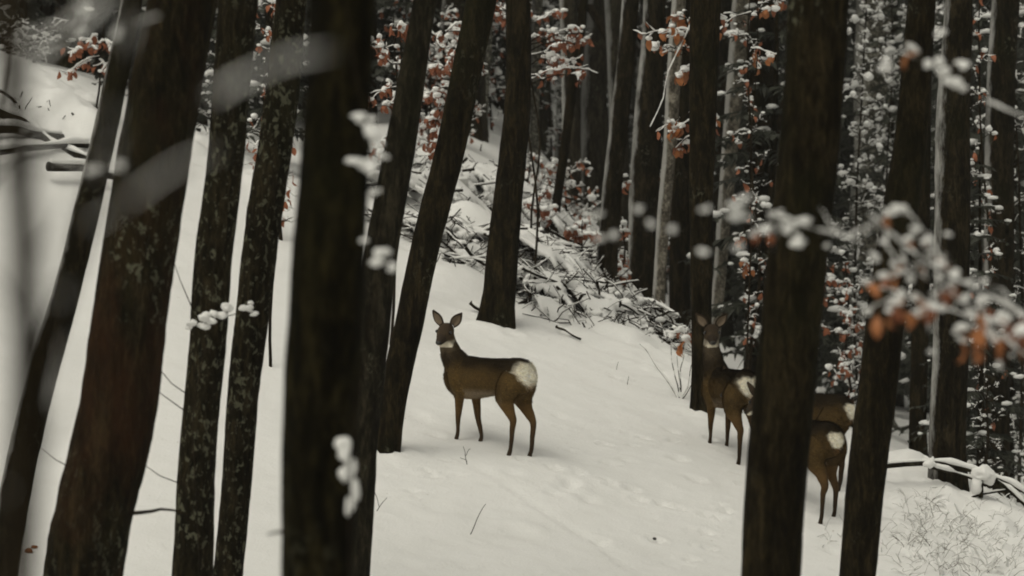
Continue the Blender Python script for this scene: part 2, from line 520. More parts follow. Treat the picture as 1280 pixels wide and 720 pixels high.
# ------------------------------------------------------------------ trees with a trunk seen close
def limb_set(mb, base_pts, rads, n_limb, z_lo, z_hi, up=0.55, seed=0):
    """bare limbs and twigs high on a trunk"""
    r_ = random.Random(seed)
    p = np.asarray(base_pts); zz = p[:, 2]
    for i in range(n_limb):
        z = z_lo + (z_hi - z_lo) * (i + r_.random()) / n_limb
        c = np.array([np.interp(z, zz, p[:, k]) for k in range(3)])
        rr = float(np.interp(z, zz, rads))
        a = r_.uniform(0, 6.28)
        L = (z_hi - z) * 0.42 + 0.8
        d = np.array([math.cos(a), math.sin(a), up + r_.uniform(-.15, .35)]); d /= np.linalg.norm(d)
        e = c + d * L
        q = curve_pts(c, e, 0.06, 0.10, 6)
        tube(mb, q, np.linspace(max(rr * 0.5, .012), 0.008, 6), 6)
        for j in range(5):
            t = r_.uniform(.25, .95)
            s = c + (e - c) * t; s[2] += 0.06 * L * 4 * t * (1 - t)
            a2 = a + r_.uniform(-1.1, 1.1)
            f = s + np.array([math.cos(a2), math.sin(a2), r_.uniform(.1, .9)]) * L * r_.uniform(.2, .4)
            tube(mb, curve_pts(s, f, 0.04, 0.12, 4), np.linspace(max(rr * .16, .007), 0.004, 4), 5)

def trunk_tree(name, pix, Y, label, mat, base=None, group=None, seed=1, height=13.0, amp=0.05, flare=1.5, n=40, bend_up=0.4, stubs=(), snowbits=()):
    """pix: (px, py, width px) from low to high at distance Y; base: pixel where it meets the snow"""
    C = [P(px, py, Y) for px, py, w in pix]
    R = [w / 2 * Y / FPX for px, py, w in pix]
    if base is None:
        d = (C[0] - C[1]).normalized()
        q = C[0].copy(); g = 0
        while q.z > h1(q.x, q.y) and g < 2000: q = q + d * 0.02; g += 1
        if g > 0:
            r0 = R[0] * (1 + 0.03 * (C[0] - q).length / max(0.3, R[0]) * 0.3)
            C.insert(0, q); R.insert(0, r0)
    foot = C[0].copy(); foot.z = h1(foot.x, foot.y)
    low = C[0] + (C[0] - C[1]).normalized() * 0.45
    C.insert(0, low); R.insert(0, R[0])
    d = (C[-1] - C[-2]).normalized()
    top = C[-1].copy(); rt = R[-1]
    nseg = 8; rem = max(2.0, height - (top.z - foot.z))
    for i in range(nseg):
        d = (d + Vector((0, 0, bend_up / nseg))).normalized()
        top = top + d * rem / nseg
        rt = max(0.02, rt - (R[-1] if False else 0) - (R[len(pix)] * 0.9) / nseg)
        C.append(top.copy()); R.append(rt)
    C = np.array([tuple(c) for c in C]) - np.array(tuple(foot)); R = np.array(R)
    s = np.concatenate([[0], np.cumsum(np.linalg.norm(np.diff(C, axis=0), axis=1))])
    zvis0 = CAM_Z - 0.105 * Y - foot.z; zvis1 = CAM_Z + 0.105 * Y - foot.z
    ss = []; u = 0.0
    while u < s[-1]:
        ss.append(u)
        z = np.interp(u, s, C[:, 2])
        u += 0.035 if (zvis0 - .3 < z < zvis1 + .3) else (0.06 if z < 0.8 else 0.3)
    ss.append(s[-1]); ss = np.array(ss)
    def sm(col):                       # smoothed interpolation
        v = np.interp(ss, s, col)
        w = np.interp(ss - 0.15, s, col); x = np.interp(ss + 0.15, s, col)
        return (2 * v + w + x) / 4
    pts = np.stack([sm(C[:, k]) for k in range(3)], 1)
    rad = sm(R)
    sd = seed * 7.31
    pts[:, 0] += 0.12 * rad * vnoise(ss * 1.3 + sd, 1.0); pts[:, 1] += 0.12 * rad * vnoise(ss * 1.3 + sd, 9.0)
    fl = 1 + (flare - 1) * np.exp(-np.clip(pts[:, 2], -.3, 9) / 0.16)
    rad2 = rad * fl
    def disp(p, th):
        z = p[:, 2][:, None]; t = th[None]
        cx, cy = np.cos(t) * 1.0, np.sin(t) * 1.0
        lum = 0.9 * fbm(cx * 1.2 + sd, cy * 1.2 + sd, z * 1.6, 3)
        fur = 1.3 * np.abs(fbm(cx * 5 + sd, cy * 5, z * 4.0 + sd, 3)) + 0.8 * np.clip(fbm(cx * 3 + sd, cy * 3 + sd, z * 9.0, 2), -.1, 1)
        k = np.exp(-np.clip(z, 0, 9) / 0.25)
        root = k * 0.5 * vnoise(cx * 1.6 + sd, cy * 1.6, 0.5)
        return amp * 1.25 * (lum - fur) + root
    mb = MB()
    tube(mb, pts, rad2, n, disp)
    root = thing(name, foot, label, 'tree', group)
    mb.build('trunk', mat, root)
    mc = MB()
    limb_set(mc, pts, rad, 9, max(3.2, zvis1 + 1.0), pts[-1, 2] - .2, seed=seed)
    tube(mc, [pts[-1], pts[-1] + np.array([.1, 0, 1.0])], [.02, .004], 5)
    mc.build('crown', M_TWIG, root)
    # broken branch stubs and knots
    for (px, py, dx, dy, r) in stubs:
        ms = MB()
        q = P(px, py, Y) - foot
        z = q.z; c = np.array([np.interp(z, pts[:, 2], pts[:, k]) for k in range(3)])
        rr = float(np.interp(z, pts[:, 2], rad))
        e = np.array([q.x + dx * Y / FPX, -rr * 0.6, z - dy * Y / FPX])
        s0 = np.array([c[0] + math.copysign(rr * 0.75, dx), -rr * .4, z])
        tube(ms, curve_pts(s0, e, 0.02, 0.08, 6), np.linspace(r * Y / FPX, r * .35 * Y / FPX, 6), 7)
        ms.build('branch_stub', mat, root)
    mw = MB()
    for (px, py, rx, rz_) in snowbits:
        q = P(px, py, Y) - foot
        rr = float(np.interp(q.z, pts[:, 2], rad))
        cx = float(np.interp(q.z, pts[:, 2], pts[:, 0]))
        off = np.clip((q.x - cx) / rr, -1, 1)
        yy = -rr * math.sqrt(max(0, 1 - off * off)) * 0.98
        a, b = rx * Y / FPX, rz_ * Y / FPX
        blob(mw, (q.x, yy + a * .1, q.z), (a, a * 0.6, b), 2, 0.45, rz=0)
    if snowbits: tag(mw.build('snow', M_SNOW, root), kind='stuff')
    return root

TREES = {}
def T(key, *a, **k): TREES[key] = trunk_tree(*a, **k)
G_IN = None
T('lean', 'tree', [(8, 680, 40), (22, 600, 40), (45, 500, 39), (85, 360, 34), (130, 180, 32), (166, 0, 27)], 19.0,
  'slim dark trunk leaning beside the widest reddish trunk, snow caught on its side', M_BARK_SNOWY, seed=1, amp=.06)
T('big', 'tree', [(108, 720, 100), (140, 520, 98), (165, 360, 95), (200, 150, 92), (225, 0, 88)], 17.0,
  'widest leaning trunk with reddish brown flaking bark', M_BARK_RED, seed=2, amp=.05, n=56,
  stubs=[(225, 640, 12, 0, 3)])
T('lich', 'tree', [(241, 720, 52), (250, 500, 45), (264, 360, 48), (284, 200, 46), (301, 0, 50)], 19.0,
  'lichen spotted trunk standing beside the widest reddish trunk', M_BARK_LICHEN, seed=3, amp=.05)
T('lich2', 'tree', [(285, 720, 36), (302, 500, 40), (320, 360, 44), (340, 200, 44), (366, 0, 40)], 20.0,
  'thinner lichen mottled trunk between a lichen spotted trunk and a blurred black trunk', M_BARK_LICHEN, seed=4, amp=.06)
T('near', 'tree', [(394, 720, 92), (400, 500, 98), (411, 300, 92), (424, 100, 84), (430, 0, 84)], 10.0,
  'blurred black trunk with lumps of snow clinging to it', M_BARK_BLACK, seed=5, amp=.04,
  stubs=[(445, 620, 14, 12, 4), (360, 660, -24, 6, 3)], snowbits=[(430, 560, 9, 12), (438, 580, 10, 15), (428, 552, 7, 8), (441, 612, 9, 16), (436, 630, 8, 12), (430, 590, 6, 9)])
T('pairl', 'tree', [(447, 720, 32), (451, 540, 40), (470, 360, 44), (503, 180, 38), (533, 0, 30)], 19.6,
  'straight dark trunk leaning beside its twin, foot hidden behind the blurred black trunk', M_BARK_GREY, seed=6, amp=.045)
_b = hit(483, 566)
T('pairr', 'tree', [(483, 566, 33), (498, 460, 37), (520, 360, 36), (567, 180, 38), (603, 0, 38)], _b.y,
  'bent dark trunk whose foot stands in snow beside the deer with the alert head', M_BARK, base=1, seed=7, amp=.045, flare=1.15)
_b = hit(621, 408)
T('mid', 'tree', [(620, 408, 40), (628, 340, 41), (637, 240, 37), (646, 150, 34), (648, 0, 31)], _b.y,
  'dark trunk with flared root foot at the snow crest above the deer', M_BARK, base=1, seed=8, amp=.05, flare=1.22)
_b = hit(876, 520)
T('deertree', 'tree', [(875, 520, 24), (876, 400, 26), (877, 250, 30), (884, 0, 40)], _b.y,
  'narrow dark trunk against the flank of the deer by the red leaved sapling', M_BARK, base=1, seed=9, amp=.05, flare=1.1)
T('right', 'tree', [(960, 720, 76), (977, 540, 78), (997, 360, 76), (1012, 180, 76), (1024, 0, 77)], 15.0,
  'thick plain dark trunk hiding the middle of the deer group', M_BARK, seed=10, amp=.035, n=36)
T('right2', 'tree', [(1072, 720, 46), (1088, 560, 50), (1107, 380, 48), (1136, 180, 42), (1153, 0, 35)], 20.0,
  'leaning dark trunk beside the two deer rumps', M_BARK, seed=11, amp=.05)
_b = hit(1183, 620)
T('right3', 'tree', [(1183, 620, 46), (1186, 480, 46), (1188, 300, 46), (1190, 150, 44), (1199, 0, 34)], _b.y,
  'upright dark trunk behind the snow capped fallen branch', M_BARK_SNOWY, base=1, seed=12, amp=.045, flare=1.1)

# trunks just beyond the crest
MIDG = 'trunks standing just beyond the snow crest'
for i, (pix, Y, lab, mat) in enumerate([
    ([(756, 352, 29), (766, 240, 25), (789, 0, 22)], 34, 'slender dark trunk leaning beyond the brush heap', M_BARK_SNOWY),
    ([(803, 362, 41), (806, 240, 40), (818, 0, 28)], 36, 'stout dark trunk with snow plastered edge beyond the brush heap', M_BARK_SNOWY),
    ([(818, 425, 15), (834, 220, 17), (848, 0, 18)], 33, 'pale snow crusted stem slanting past a stout trunk', M_BARK_PALE),
    ([(899, 345, 16), (912, 180, 20), (927, 0, 24)], 38, 'pale pinkish grey stem slanting behind the deer by the sapling', M_BARK_PALE),
    ([(849, 430, 26), (852, 200, 26), (858, 0, 24)], 37, 'dark trunk half hidden behind a narrow trunk by the deer', M_BARK),
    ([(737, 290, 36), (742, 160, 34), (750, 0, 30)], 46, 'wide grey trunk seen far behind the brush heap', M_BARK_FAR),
    ([(692, 285, 11), (706, 180, 12), (722, 60, 12), (730, 0, 10)], 38, 'thin black stem leaning over the leafy bushes', M_BARK),
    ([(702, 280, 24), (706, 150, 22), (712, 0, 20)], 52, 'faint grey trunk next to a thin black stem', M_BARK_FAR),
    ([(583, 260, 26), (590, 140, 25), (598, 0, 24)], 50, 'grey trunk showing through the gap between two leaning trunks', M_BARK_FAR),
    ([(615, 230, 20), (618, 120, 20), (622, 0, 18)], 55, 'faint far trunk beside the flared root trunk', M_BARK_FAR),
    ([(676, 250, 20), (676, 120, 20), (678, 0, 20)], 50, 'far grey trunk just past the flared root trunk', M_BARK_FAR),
    ([(1147, 600, 22), (1150, 430, 22), (1152, 200, 22), (1156, 0, 20)], 32, 'dark stem squeezed between two dark trunks above the fallen branch', M_BARK),
    ([(1243, 610, 40), (1246, 430, 40), (1250, 200, 38), (1256, 0, 36)], 33, 'dark trunk with snow flecks beyond the fallen branch', M_BARK_SNOWY),
    ([(1086, 560, 50), (1088, 300, 50), (1094, 0, 46)], 45, 'broad rime frosted trunk behind the leaning trunk by the deer rumps', M_RIME),
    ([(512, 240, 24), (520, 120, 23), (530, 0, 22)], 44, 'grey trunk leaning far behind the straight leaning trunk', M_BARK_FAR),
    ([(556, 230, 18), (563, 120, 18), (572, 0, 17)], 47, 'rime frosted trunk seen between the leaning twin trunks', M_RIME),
    ([(600, 220, 15), (604, 120, 15), (610, 0, 14)], 43, 'thin frosted trunk between the bent and flared root trunks', M_RIME),
    ([(632, 230, 22), (635, 120, 21), (640, 0, 20)], 58, 'far dark trunk touching the edge of the flared root trunk', M_BARK),
    ([(665, 260, 14), (668, 120, 14), (672, 0, 13)], 45, 'thin rime frosted trunk right of the flared root trunk', M_RIME),
    ([(945, 480, 34), (948, 240, 34), (952, 0, 32)], 36, 'black trunk right behind the thick plain trunk', M_BARK),
]):
    T('m%d' % i, 'tree', pix, Y, lab, mat, group=MIDG, seed=20 + i, amp=.05, n=16, flare=1.2, bend_up=.3)

# ------------------------------------------------------------------ spruces
def make_spruce(seed, Ht, name_label, snow_amt=0.4, dens=1.0, droop=0.35):
    r_ = random.Random(seed)
    root = thing('spruce_tree', (0, 0, 0), name_label, 'tree')
    mb = MB()
    zz = np.linspace(-0.6, Ht, 14)
    tube(mb, np.stack([0.04 * np.sin(zz + seed), 0.04 * np.cos(zz * .8), zz], 1), np.linspace(Ht * 0.012, 0.012, 14), 8)
    mb.build('trunk', M_BARK, root)
    nv, nf = MB(), MB()
    V, F = [], []
    z = 0.5
    while z < Ht - 0.15:
        L0 = (1 - z / Ht) * 0.22 * Ht * min(1.0, 0.55 + z / 3.0) + 0.18
        for b in range(r_.choice((5, 6, 7))):
            a = r_.uniform(0, 6.283)
            L = L0 * r_.uniform(.7, 1.12)
            ca, sa = math.cos(a), math.sin(a)
            dr = droop * r_.uniform(.6, 1.3)
            k = max(3, int(L / 0.13 * dens))
            snowy = r_.random() < snow_amt
            for i in range(1, k + 1):
                t = i / k
                rr = L * t
                hz = z + 0.10 * L - dr * L * t * t * 1.0 + 0.12 * L * t * t * t
                for sgn in (-1, 1):
                    if r_.random() < 0.12: continue
                    tl = (0.10 + 0.30 * (1 - t) * min(1, L)) * r_.uniform(.7, 1.3)
                    fw = r_.uniform(.3, .8)
                    ox, oy = ca * fw - sgn * sa, sa * fw + sgn * ca
                    nn = math.hypot(ox, oy); ox /= nn; oy /= nn
                    x0, y0 = ca * rr, sa * rr
                    w = r_.uniform(.018, .034)
                    hg = r_.uniform(.25, .75) * tl
                    x1, y1, z1 = x0 + ox * tl * .5, y0 + oy * tl * .5, hz - hg * .35
                    x2, y2, z2 = x0 + ox * tl * .85, y0 + oy * tl * .85, hz - hg
                    o = len(V)
                    px_, py_ = -oy * w, ox * w
                    tw = r_.uniform(-w, w)
                    V += [(x0, y0, hz), (x1 + px_, y1 + py_, z1 + tw), (x1 - px_, y1 - py_, z1 - tw), (x2, y2, z2)]
                    F.append((o, o + 1, o + 3, o + 2))
                    if snowy and r_.random() < 0.10:
                        s = r_.uniform(.03, .085)
                        blob(nf, ((x0 + x1) / 2, (y0 + y1) / 2, (hz + z1) / 2 + s * .35), (s * r_.uniform(.9, 1.6), s, s * .55), 0, 0.3)
            tube(nv, [(0, 0, z), (ca * L * .5, sa * L * .5, z + .1 * L - dr * L * .25), (ca * L, sa * L, z + .22 * L - dr * L)], [.018, .010, .004], 4, cap=False)
        z += r_.uniform(.2, .34)
    nv.add(V, F)
    nv.build('crown', M_NEEDLE, root, False)
    if nf.n: tag(nf.build('snow', M_SNOW, root), kind='stuff')
    return root
SG_D = 'dark spruces deeper in the forest'
SG_S = 'snow flecked spruces deeper in the forest'
SP = [make_spruce(101, 13, 'tall dark spruce standing deep in the forest', 0.10),
      make_spruce(102, 11, 'tall dark spruce standing deep in the forest', 0.18),
      make_spruce(103, 8, 'snow flecked spruce behind the trunks', 0.55),
      make_spruce(104, 6, 'snow flecked spruce behind the trunks', 0.8, 1.2)]
used = set()
def spruce(v, px, Y, rz, sc, label=None, group=None, dx=0):
    x = (px - 640) / FPX * Y + dx
    loc = (x, Y, h1(x, Y) - 0.05)
    if v not in used:
        used.add(v); o = SP[v]
        o.location = loc; o.rotation_euler = (0, 0, rz); o.scale = (sc,) * 3
        if label: o['label'] = label
    else:
        o = copy_tree(SP[v], loc, rz, sc, label or SP[v]['label'])
    o['group'] = group or (SG_D if v < 2 else SG_S)
    return o
spruce(3, 965, 35.5, .4, .95)
spruce(2, 1262, 36, 1.0, 1.0)
spruce(0, 60, 44, 1.1, 1.0)
spruce(1, 1205, 41, 2.0, 1.0)
spruce(2, 1110, 45, .7, 1.2)
spruce(3, 1225, 30.5, 2.2, .55)
spruce(3, 338, 33.0, 1.2, .8)
spruce(3, 296, 34.5, 2.9, .9)
spruce(2, 250, 38, 0.3, .9)
spruce(3, 25, 39, 4.0, .8)
spruce(3, 540, 44, 1.9, 1.0)
spruce(2, 600, 45, 3.9, .9)
spruce(3, 470, 42, .9, 1.0)
spruce(2, 505, 47, 2.5, 1.0)
spruce(2, 645, 50, 5.5, 1.1)
spruce(1, 575, 58, 3.1, 1.0)
for i in range(150):
    Y = 42 + 62 * rng.random() ** 0.9
    px = rng.uniform(-140, 1420)
    mid = 470 < px < 860
    if mid and Y < (52 if px < 660 else 62): continue
    v = rng.choice((0, 0, 1, 1, 2)) if not mid else rng.choice((0, 1, 1))
    spruce(v, px, Y, rng.uniform(0, 6.28), rng.uniform(.8, 1.25))
# forest carried on out of view beside and behind the camera, added to shade trunks
for i in range(64):
    a = rng.uniform(0, 1)
    if i < 30: X, Y = rng.uniform(-34, 34), rng.uniform(-34, -6)
    else:
        sgn = 1 if i % 2 else -1
        Y = rng.uniform(-6, 44); X = sgn * (max(6.5, abs(Y) * .19 + 3.5) + rng.uniform(0, 16))
    spruce(rng.choice((0, 1)), 640, Y, rng.uniform(0, 6.28), rng.uniform(.8, 1.2), dx=X)
# bare trunks deeper in the forest
def far_tree(seed, mat):
    r_ = random.Random(seed)
    root = thing('tree', (0, 0, 0), 'bare grey trunk standing deep in the forest', 'tree', 'bare trunks deep in the forest')
    zz = np.concatenate([np.linspace(-.4, 1, 8), np.linspace(1.3, 14, 30)])
    lean = r_.uniform(-.06, .16)
    pts = np.stack([lean * zz + .06 * np.sin(zz * .7 + seed), .05 * np.cos(zz * .6 + seed), zz], 1)
    rad = np.interp(zz, [-.4, 0, .4, 14], [.24, .21, .16, .05])
    mb = MB(); tube(mb, pts, rad, 12, lambda p, th: .08 * fbm(np.cos(th)[None] * 2 + seed, np.sin(th)[None] * 2, p[:, 2][:, None] * 2, 3))
    mb.build('trunk', mat, root)
    mc = MB(); limb_set(mc, pts, rad, 12, 2.5, 13.5, seed=seed)
    mc.build('crown', M_TWIG, root)
    return root
FT = [far_tree(201, M_BARK_FAR), far_tree(202, M_BARK_SNOWY), far_tree(203, M_BARK_FAR), far_tree(204, M_BARK)]
fu = set()
for i in range(110):
    Y = 40 + 55 * rng.random()
    px = rng.uniform(-150, 1430)
    if rng.random() < .5: px = rng.uniform(450, 900)
    if i % 6 == 0: px = rng.uniform(500, 650); Y = rng.uniform(42, 60)
    v = rng.randrange(4)
    x = (px - 640) / FPX * Y
    loc = (x, Y, h1(x, Y) - .02); s = rng.uniform(.6, 1.15); rz = rng.uniform(-.5, .5)
    if v not in fu:
        fu.add(v); FT[v].location = loc; FT[v].rotation_euler = (0, 0, rz); FT[v].scale = (s, s, 1.1)
    else: copy_tree(FT[v], loc, rz, (s, s, 1.1))

# ------------------------------------------------------------------ leafy saplings and snow-laden twigs
def leaf_mesh(name, L, W, curl, fold, mat):
    mb = MB()
    V = []; us = (0, .2, .45, .7, .9, 1.0); ws = (.12, .75, 1.0, .8, .35, .02)
    for u, w in zip(us, ws):
        z = -L * u; y = curl * L * math.sin(u * 2.6)
        for s in (-1, 0, 1):
            V.append((s * W * w * .5, y + abs(s) * fold * W * w * .5 + .004 * math.sin(u * 17 + s), z))
    F = []
    for i in range(len(us) - 1):
        for j in (0, 1):
            a = i * 3 + j
            F.append((a, a + 1, a + 4, a + 3))
    tube(mb, [(0, 0, .018), (0, .001, 0), (0, .004, -L * .2)], [.0012, .0012, .0008], 4)
    mb.add(V, F)
    return mb.mesh(name, mat)
LEAF = [leaf_mesh('leaf', .085, .052, .22, .5, M_LEAF), leaf_mesh('leaf', .07, .045, -.3, .8, M_LEAF_RED), leaf_mesh('leaf', .095, .05, .35, .35, M_LEAF)]
LEAF_V = [(np.array([v.co[:] for v in m.vertices]), [tuple(p.vertices) for p in m.polygons]) for m in LEAF]
def rotm(rx, ry, rz):
    return np.array(Matrix.Rotation(rz, 3, 'Z') @ Matrix.Rotation(ry, 3, 'Y') @ Matrix.Rotation(rx, 3, 'X'))

class Plant:
    """sapling or shrub: stem, crown of twigs, leaves, snow; all in coordinates relative to its foot"""
    def __init__(s, name, foot, label, cat, group=None):
        s.root = thing(name, foot, label, cat, group)
        s.foot = np.array(tuple(foot)); s.stem, s.tw, s.sn, s.lf = MB(), MB(), MB(), MB()
        s.leaves = []
    def loc(s, p): return np.asarray(tuple(p), float) - s.foot
    def twig(s, pts, r0, r1, snow=0.0, gate=0.0, main=False):
        pts = np.asarray(pts)
        tube(s.stem if main else s.tw, pts, np.linspace(r0, r1, len(pts)), 8 if main else 5)
        if snow: snow_ridge(s.sn, pts, (r0 + r1) / 2, snow, 7, gate, max(.012, snow * .8))
    def leaf(s, p, size=1.0, indiv=True, snowy=.5):
        k = rng.randrange(3); R = (rng.uniform(-.7, .7), rng.uniform(-.5, .5), rng.uniform(0, 6.28))
        if indiv: s.leaves.append((p, k, R, size))
        else:
            V, F = LEAF_V[k]
            s.lf.add(V @ rotm(*R).T * size + p, F)
        if rng.random() < snowy:
            r = size * rng.uniform(.018, .034)
            blob(s.sn, p + np.array([0, 0, r * .2]), (r * 1.3, r, r * .75), 1, .25)
    def spray(s, p0, p1, n_side, n_leaf, snow=.010, size=1.0, indiv=True, gate=.35, snowy=.5, spread=.45, r0=.006):
        """a branch with side twigs in a flat fan and leaves hanging from it"""
        main = curve_pts(p0, p1, .05, .08, 9)
        s.twig(main, r0, r0 * .35, snow, gate)
        L = np.linalg.norm(main[-1] - main[0])
        ends = [main]
        d = (main[-1] - main[0]) / max(L, 1e-6)
        for i in range(n_side):
            t = .2 + .8 * (i + rng.random()) / n_side
            a = main[min(8, int(t * 8))]
            side = np.cross(d, (0, 0, 1)); side /= max(np.linalg.norm(side), 1e-6)
            sg = (-1) ** i
            v = d * rng.uniform(.3, .9) + side * sg * rng.uniform(.3, 1) + np.array([0, 0, rng.uniform(-.45, .5)])
            v /= np.linalg.norm(v)
            q = curve_pts(a, a + v * L * spread * (1.1 - .5 * t) * rng.uniform(.6, 1.2), -.04, .12, 6)
            s.twig(q, r0 * .5, r0 * .25, snow * .8, gate)
            ends.append(q)
        for i in range(n_leaf):
            q = rng.choice(ends)
            j = rng.randrange(len(q) // 3, len(q))
            s.leaf(q[j] + np.array([rng.uniform(-.02, .02), rng.uniform(-.02, .02), -.01]), size * rng.uniform(.75, 1.2), indiv, snowy)
        return ends
    def tuft(s, c, rx, ry, rz, n_twig, n_leaf, n_lump, lump=.02, size=1.0, indiv=False, r0=.004):
        """tangle of twigs round c with leaves hanging in it and snow lying on it"""
        c = np.asarray(c, float); tw = []
        for i in range(n_twig):
            d = np.array([rng.gauss(0, 1), rng.gauss(0, 1), rng.gauss(.15, .8)]); d /= np.linalg.norm(d)
            e = c + d * np.array([rx, ry, rz]) * rng.uniform(.6, 1.1)
            q = curve_pts(c, e, rng.uniform(-.05, .12), .16, 6)
            s.twig(q, r0, r0 * .35); tw.append(q)
            for j in range(2):
                a = q[rng.randrange(2, 6)]
                e2 = a + (d * .5 + np.array([rng.gauss(0, .6), rng.gauss(0, .6), rng.gauss(0, .5)])) * np.array([rx, ry, rz]) * .4
                q2 = curve_pts(a, e2, .04, .14, 5)
                s.twig(q2, r0 * .5, r0 * .25); tw.append(q2)
        def spot():
            q = rng.choice(tw); t = rng.uniform(.25, 1) * (len(q) - 1); i = min(int(t), len(q) - 2)
            return q[i] + (q[i + 1] - q[i]) * (t - i)
        for i in range(n_leaf):
            s.leaf(spot() + np.array([0, 0, -.005]), size * rng.uniform(.7, 1.2), indiv, .3)
        for q in tw:
            if rng.random() < .75: snow_ridge(s.sn, q, r0 * .5, lump * rng.uniform(.35, .75), 5, .42, lump * 1.1)
        for i in range(int(n_lump * .26)):
            k = lump * math.exp(rng.gauss(-.25, .5))
            blob(s.sn, spot() + np.array([0, 0, k * .35]), (k * rng.uniform(.8, 1.4), k, k * rng.uniform(.65, 1.0)), 0 if k < .014 else 1, .4)
    def clump(s, p, r, lod=2):
        for i in range(4):
            k = r * rng.uniform(.45, .85)
            d = np.array([rng.gauss(0, .6), rng.gauss(0, .5), rng.gauss(0, .45)]) * r
            blob(s.sn, np.asarray(p) + d, (k * rng.uniform(.9, 1.7), k, k * rng.uniform(.6, .95)), min(lod, 1), .4)
    def done(s):
        if s.stem.n: s.stem.build('stem', M_TWIG, s.root)
        if s.tw.n: s.tw.build('crown', M_TWIG, s.root)
        if s.sn.n: tag(s.sn.build('snow', M_SNOW, s.root), kind='stuff')
        if s.lf.n: tag(s.lf.build('foliage', M_LEAF_RED, s.root), kind='stuff')
        for p, k, R, z in s.leaves:
            o = link('leaf', LEAF[k], s.root); o.location = p; o.rotation_euler = R; o.scale = (z, z, z)
        return s.root

def ground_at(px, Y):
    x = (px - 640) / FPX * Y
    return Vector((x, Y, h1(x, Y)))

# leafy saplings: (foot px, Y, top (px,py), sprays [(from px,py -> to px,py, side, leaves)], leaf size, label)
def leafy(px, Y, top, sprays, label, size=1.0, indiv=False, snow=.012, group=None, r=.014, snowy=.55, dy=.35, gate=.3):
    pl = Plant('beech_sapling', ground_at(px, Y), label, 'sapling', group)
    pt = pl.loc(P(*top, Y))
    st = curve_pts((0, 0, -.1), pt, 0, .05, 14)
    pl.twig(st, r, r * .35, main=True)
    for (x0, y0, x1, y1, ns, nl) in sprays:
        z = pl.loc(P(x0, y0, Y))[2]
        a = np.array([np.interp(z, st[:, 2], st[:, k]) for k in range(3)])
        e = pl.loc(P(x1, y1, Y)); e[1] += rng.uniform(-dy, dy)
        q0 = pl.loc(P(x0, y0, Y))
        if abs(q0[0] - a[0]) > .05:
            pl.twig(curve_pts(a, q0, .04, .05, 6), r * .5, .005, snow, gate)
        pl.spray(q0 if abs(q0[0] - a[0]) > .05 else a, e, ns, nl, snow, size, indiv, gate, snowy)
    return pl.done()

leafy(524, 30.5, (588, 0), [(552, 60, 525, 30, 5, 16), (553, 90, 585, 70, 6, 20), (550, 110, 520, 130, 5, 16), (552, 150, 580, 130, 5, 20),
      (550, 170, 535, 190, 5, 18), (556, 40, 600, 20, 5, 14), (552, 130, 505, 100, 5, 12)],
      'rust leaved beech sapling dusted with snow between the two leaning trunks', size=.9)
leafy(487, 27.5, (500, 40), [(490, 80, 470, 60, 4, 10), (488, 130, 505, 110, 4, 12), (486, 170, 470, 190, 4, 10), (488, 110, 465, 120, 3, 8)],
      'rust leaved sapling behind the leaning twin trunk with hidden foot', size=.9)
leafy(668, 33, (664, -30), [(662, 22, 600, 8, 6, 26), (662, 20, 655, 8, 5, 20), (664, 50, 735, 50, 8, 22), (664, 70, 720, 75, 7, 20), (666, 95, 700, 88, 5, 12), (666, 100, 735, 85, 7, 6), (664, 30, 700, 20, 5, 14)],
      'snowy rust leaved sapling overhanging the flared root trunk', size=1.0, snow=.013, gate=.3)
leafy(672, 35, (676, 235), [(674, 262, 662, 248, 5, 16), (674, 280, 690, 262, 5, 16), (674, 290, 655, 285, 5, 14), (675, 250, 684, 236, 4, 10)],
      'low pinkish leafy bush beside the flared root trunk', size=1.0, snow=.012, gate=.35)
leafy(726, 34, (728, 275), [(727, 300, 712, 285, 5, 18), (727, 310, 745, 290, 5, 20), (726, 335, 708, 345, 5, 16), (726, 330, 745, 345, 5, 18), (727, 300, 728, 278, 4, 14)],
      'low pinkish leafy bush in front of the slender leaning trunk', size=1.0, snow=.012, gate=.35)
leafy(774, 34.5, (778, 205), [(775, 240, 779, 222, 4, 10), (775, 270, 781, 290, 4, 14), (775, 310, 769, 330, 5, 22), (774, 325, 778, 345, 4, 22), (775, 220, 770, 235, 3, 8)],
      'narrow rust leaved sapling between slender and stout trunks', size=1.0, snow=.01)
leafy(873, 28.2, (872, -20), [(862, 20, 812, 160, 0, 0), (858, 140, 820, 165, 4, 9), (858, 150, 840, 165, 6, 14), (858, 170, 845, 185, 5, 12), (858, 60, 835, 30, 4, 8),
      (860, 40, 800, 45, 7, 6), (862, 90, 895, 160, 3, 7), (862, 30, 890, 40, 5, 12), (864, 10, 905, 20, 5, 8), (860, 80, 845, 95, 4, 8)],
      'orange leaved beech sapling with snow caps growing by the narrow trunk', size=1.0, indiv=True, snow=.012, r=.011, dy=.12)
leafy(928, 29, (945, -25), [(940, 15, 895, 40, 4, 4), (940, 20, 965, 10, 4, 9), (938, 60, 968, 70, 4, 6), (938, 50, 950, 90, 4, 4), (942, 5, 985, 0, 4, 5), (930, 290, 925, 300, 4, 10), (928, 320, 935, 335, 4, 10)],
      'thin sapling with sparse red leaves against the dark spruce', size=.95, indiv=True, snow=.013, r=.009, dy=.15)
leafy(120, 32, (130, 30), [(128, 60, 90, 70, 6, 18), (128, 50, 150, 60, 5, 16), (126, 70, 85, 95, 5, 14), (128, 75, 145, 95, 5, 14), (128, 55, 105, 50, 5, 14)],
      'rust leaved snowy bush on top of the snowbank', size=1.0, snow=.018, gate=.25)
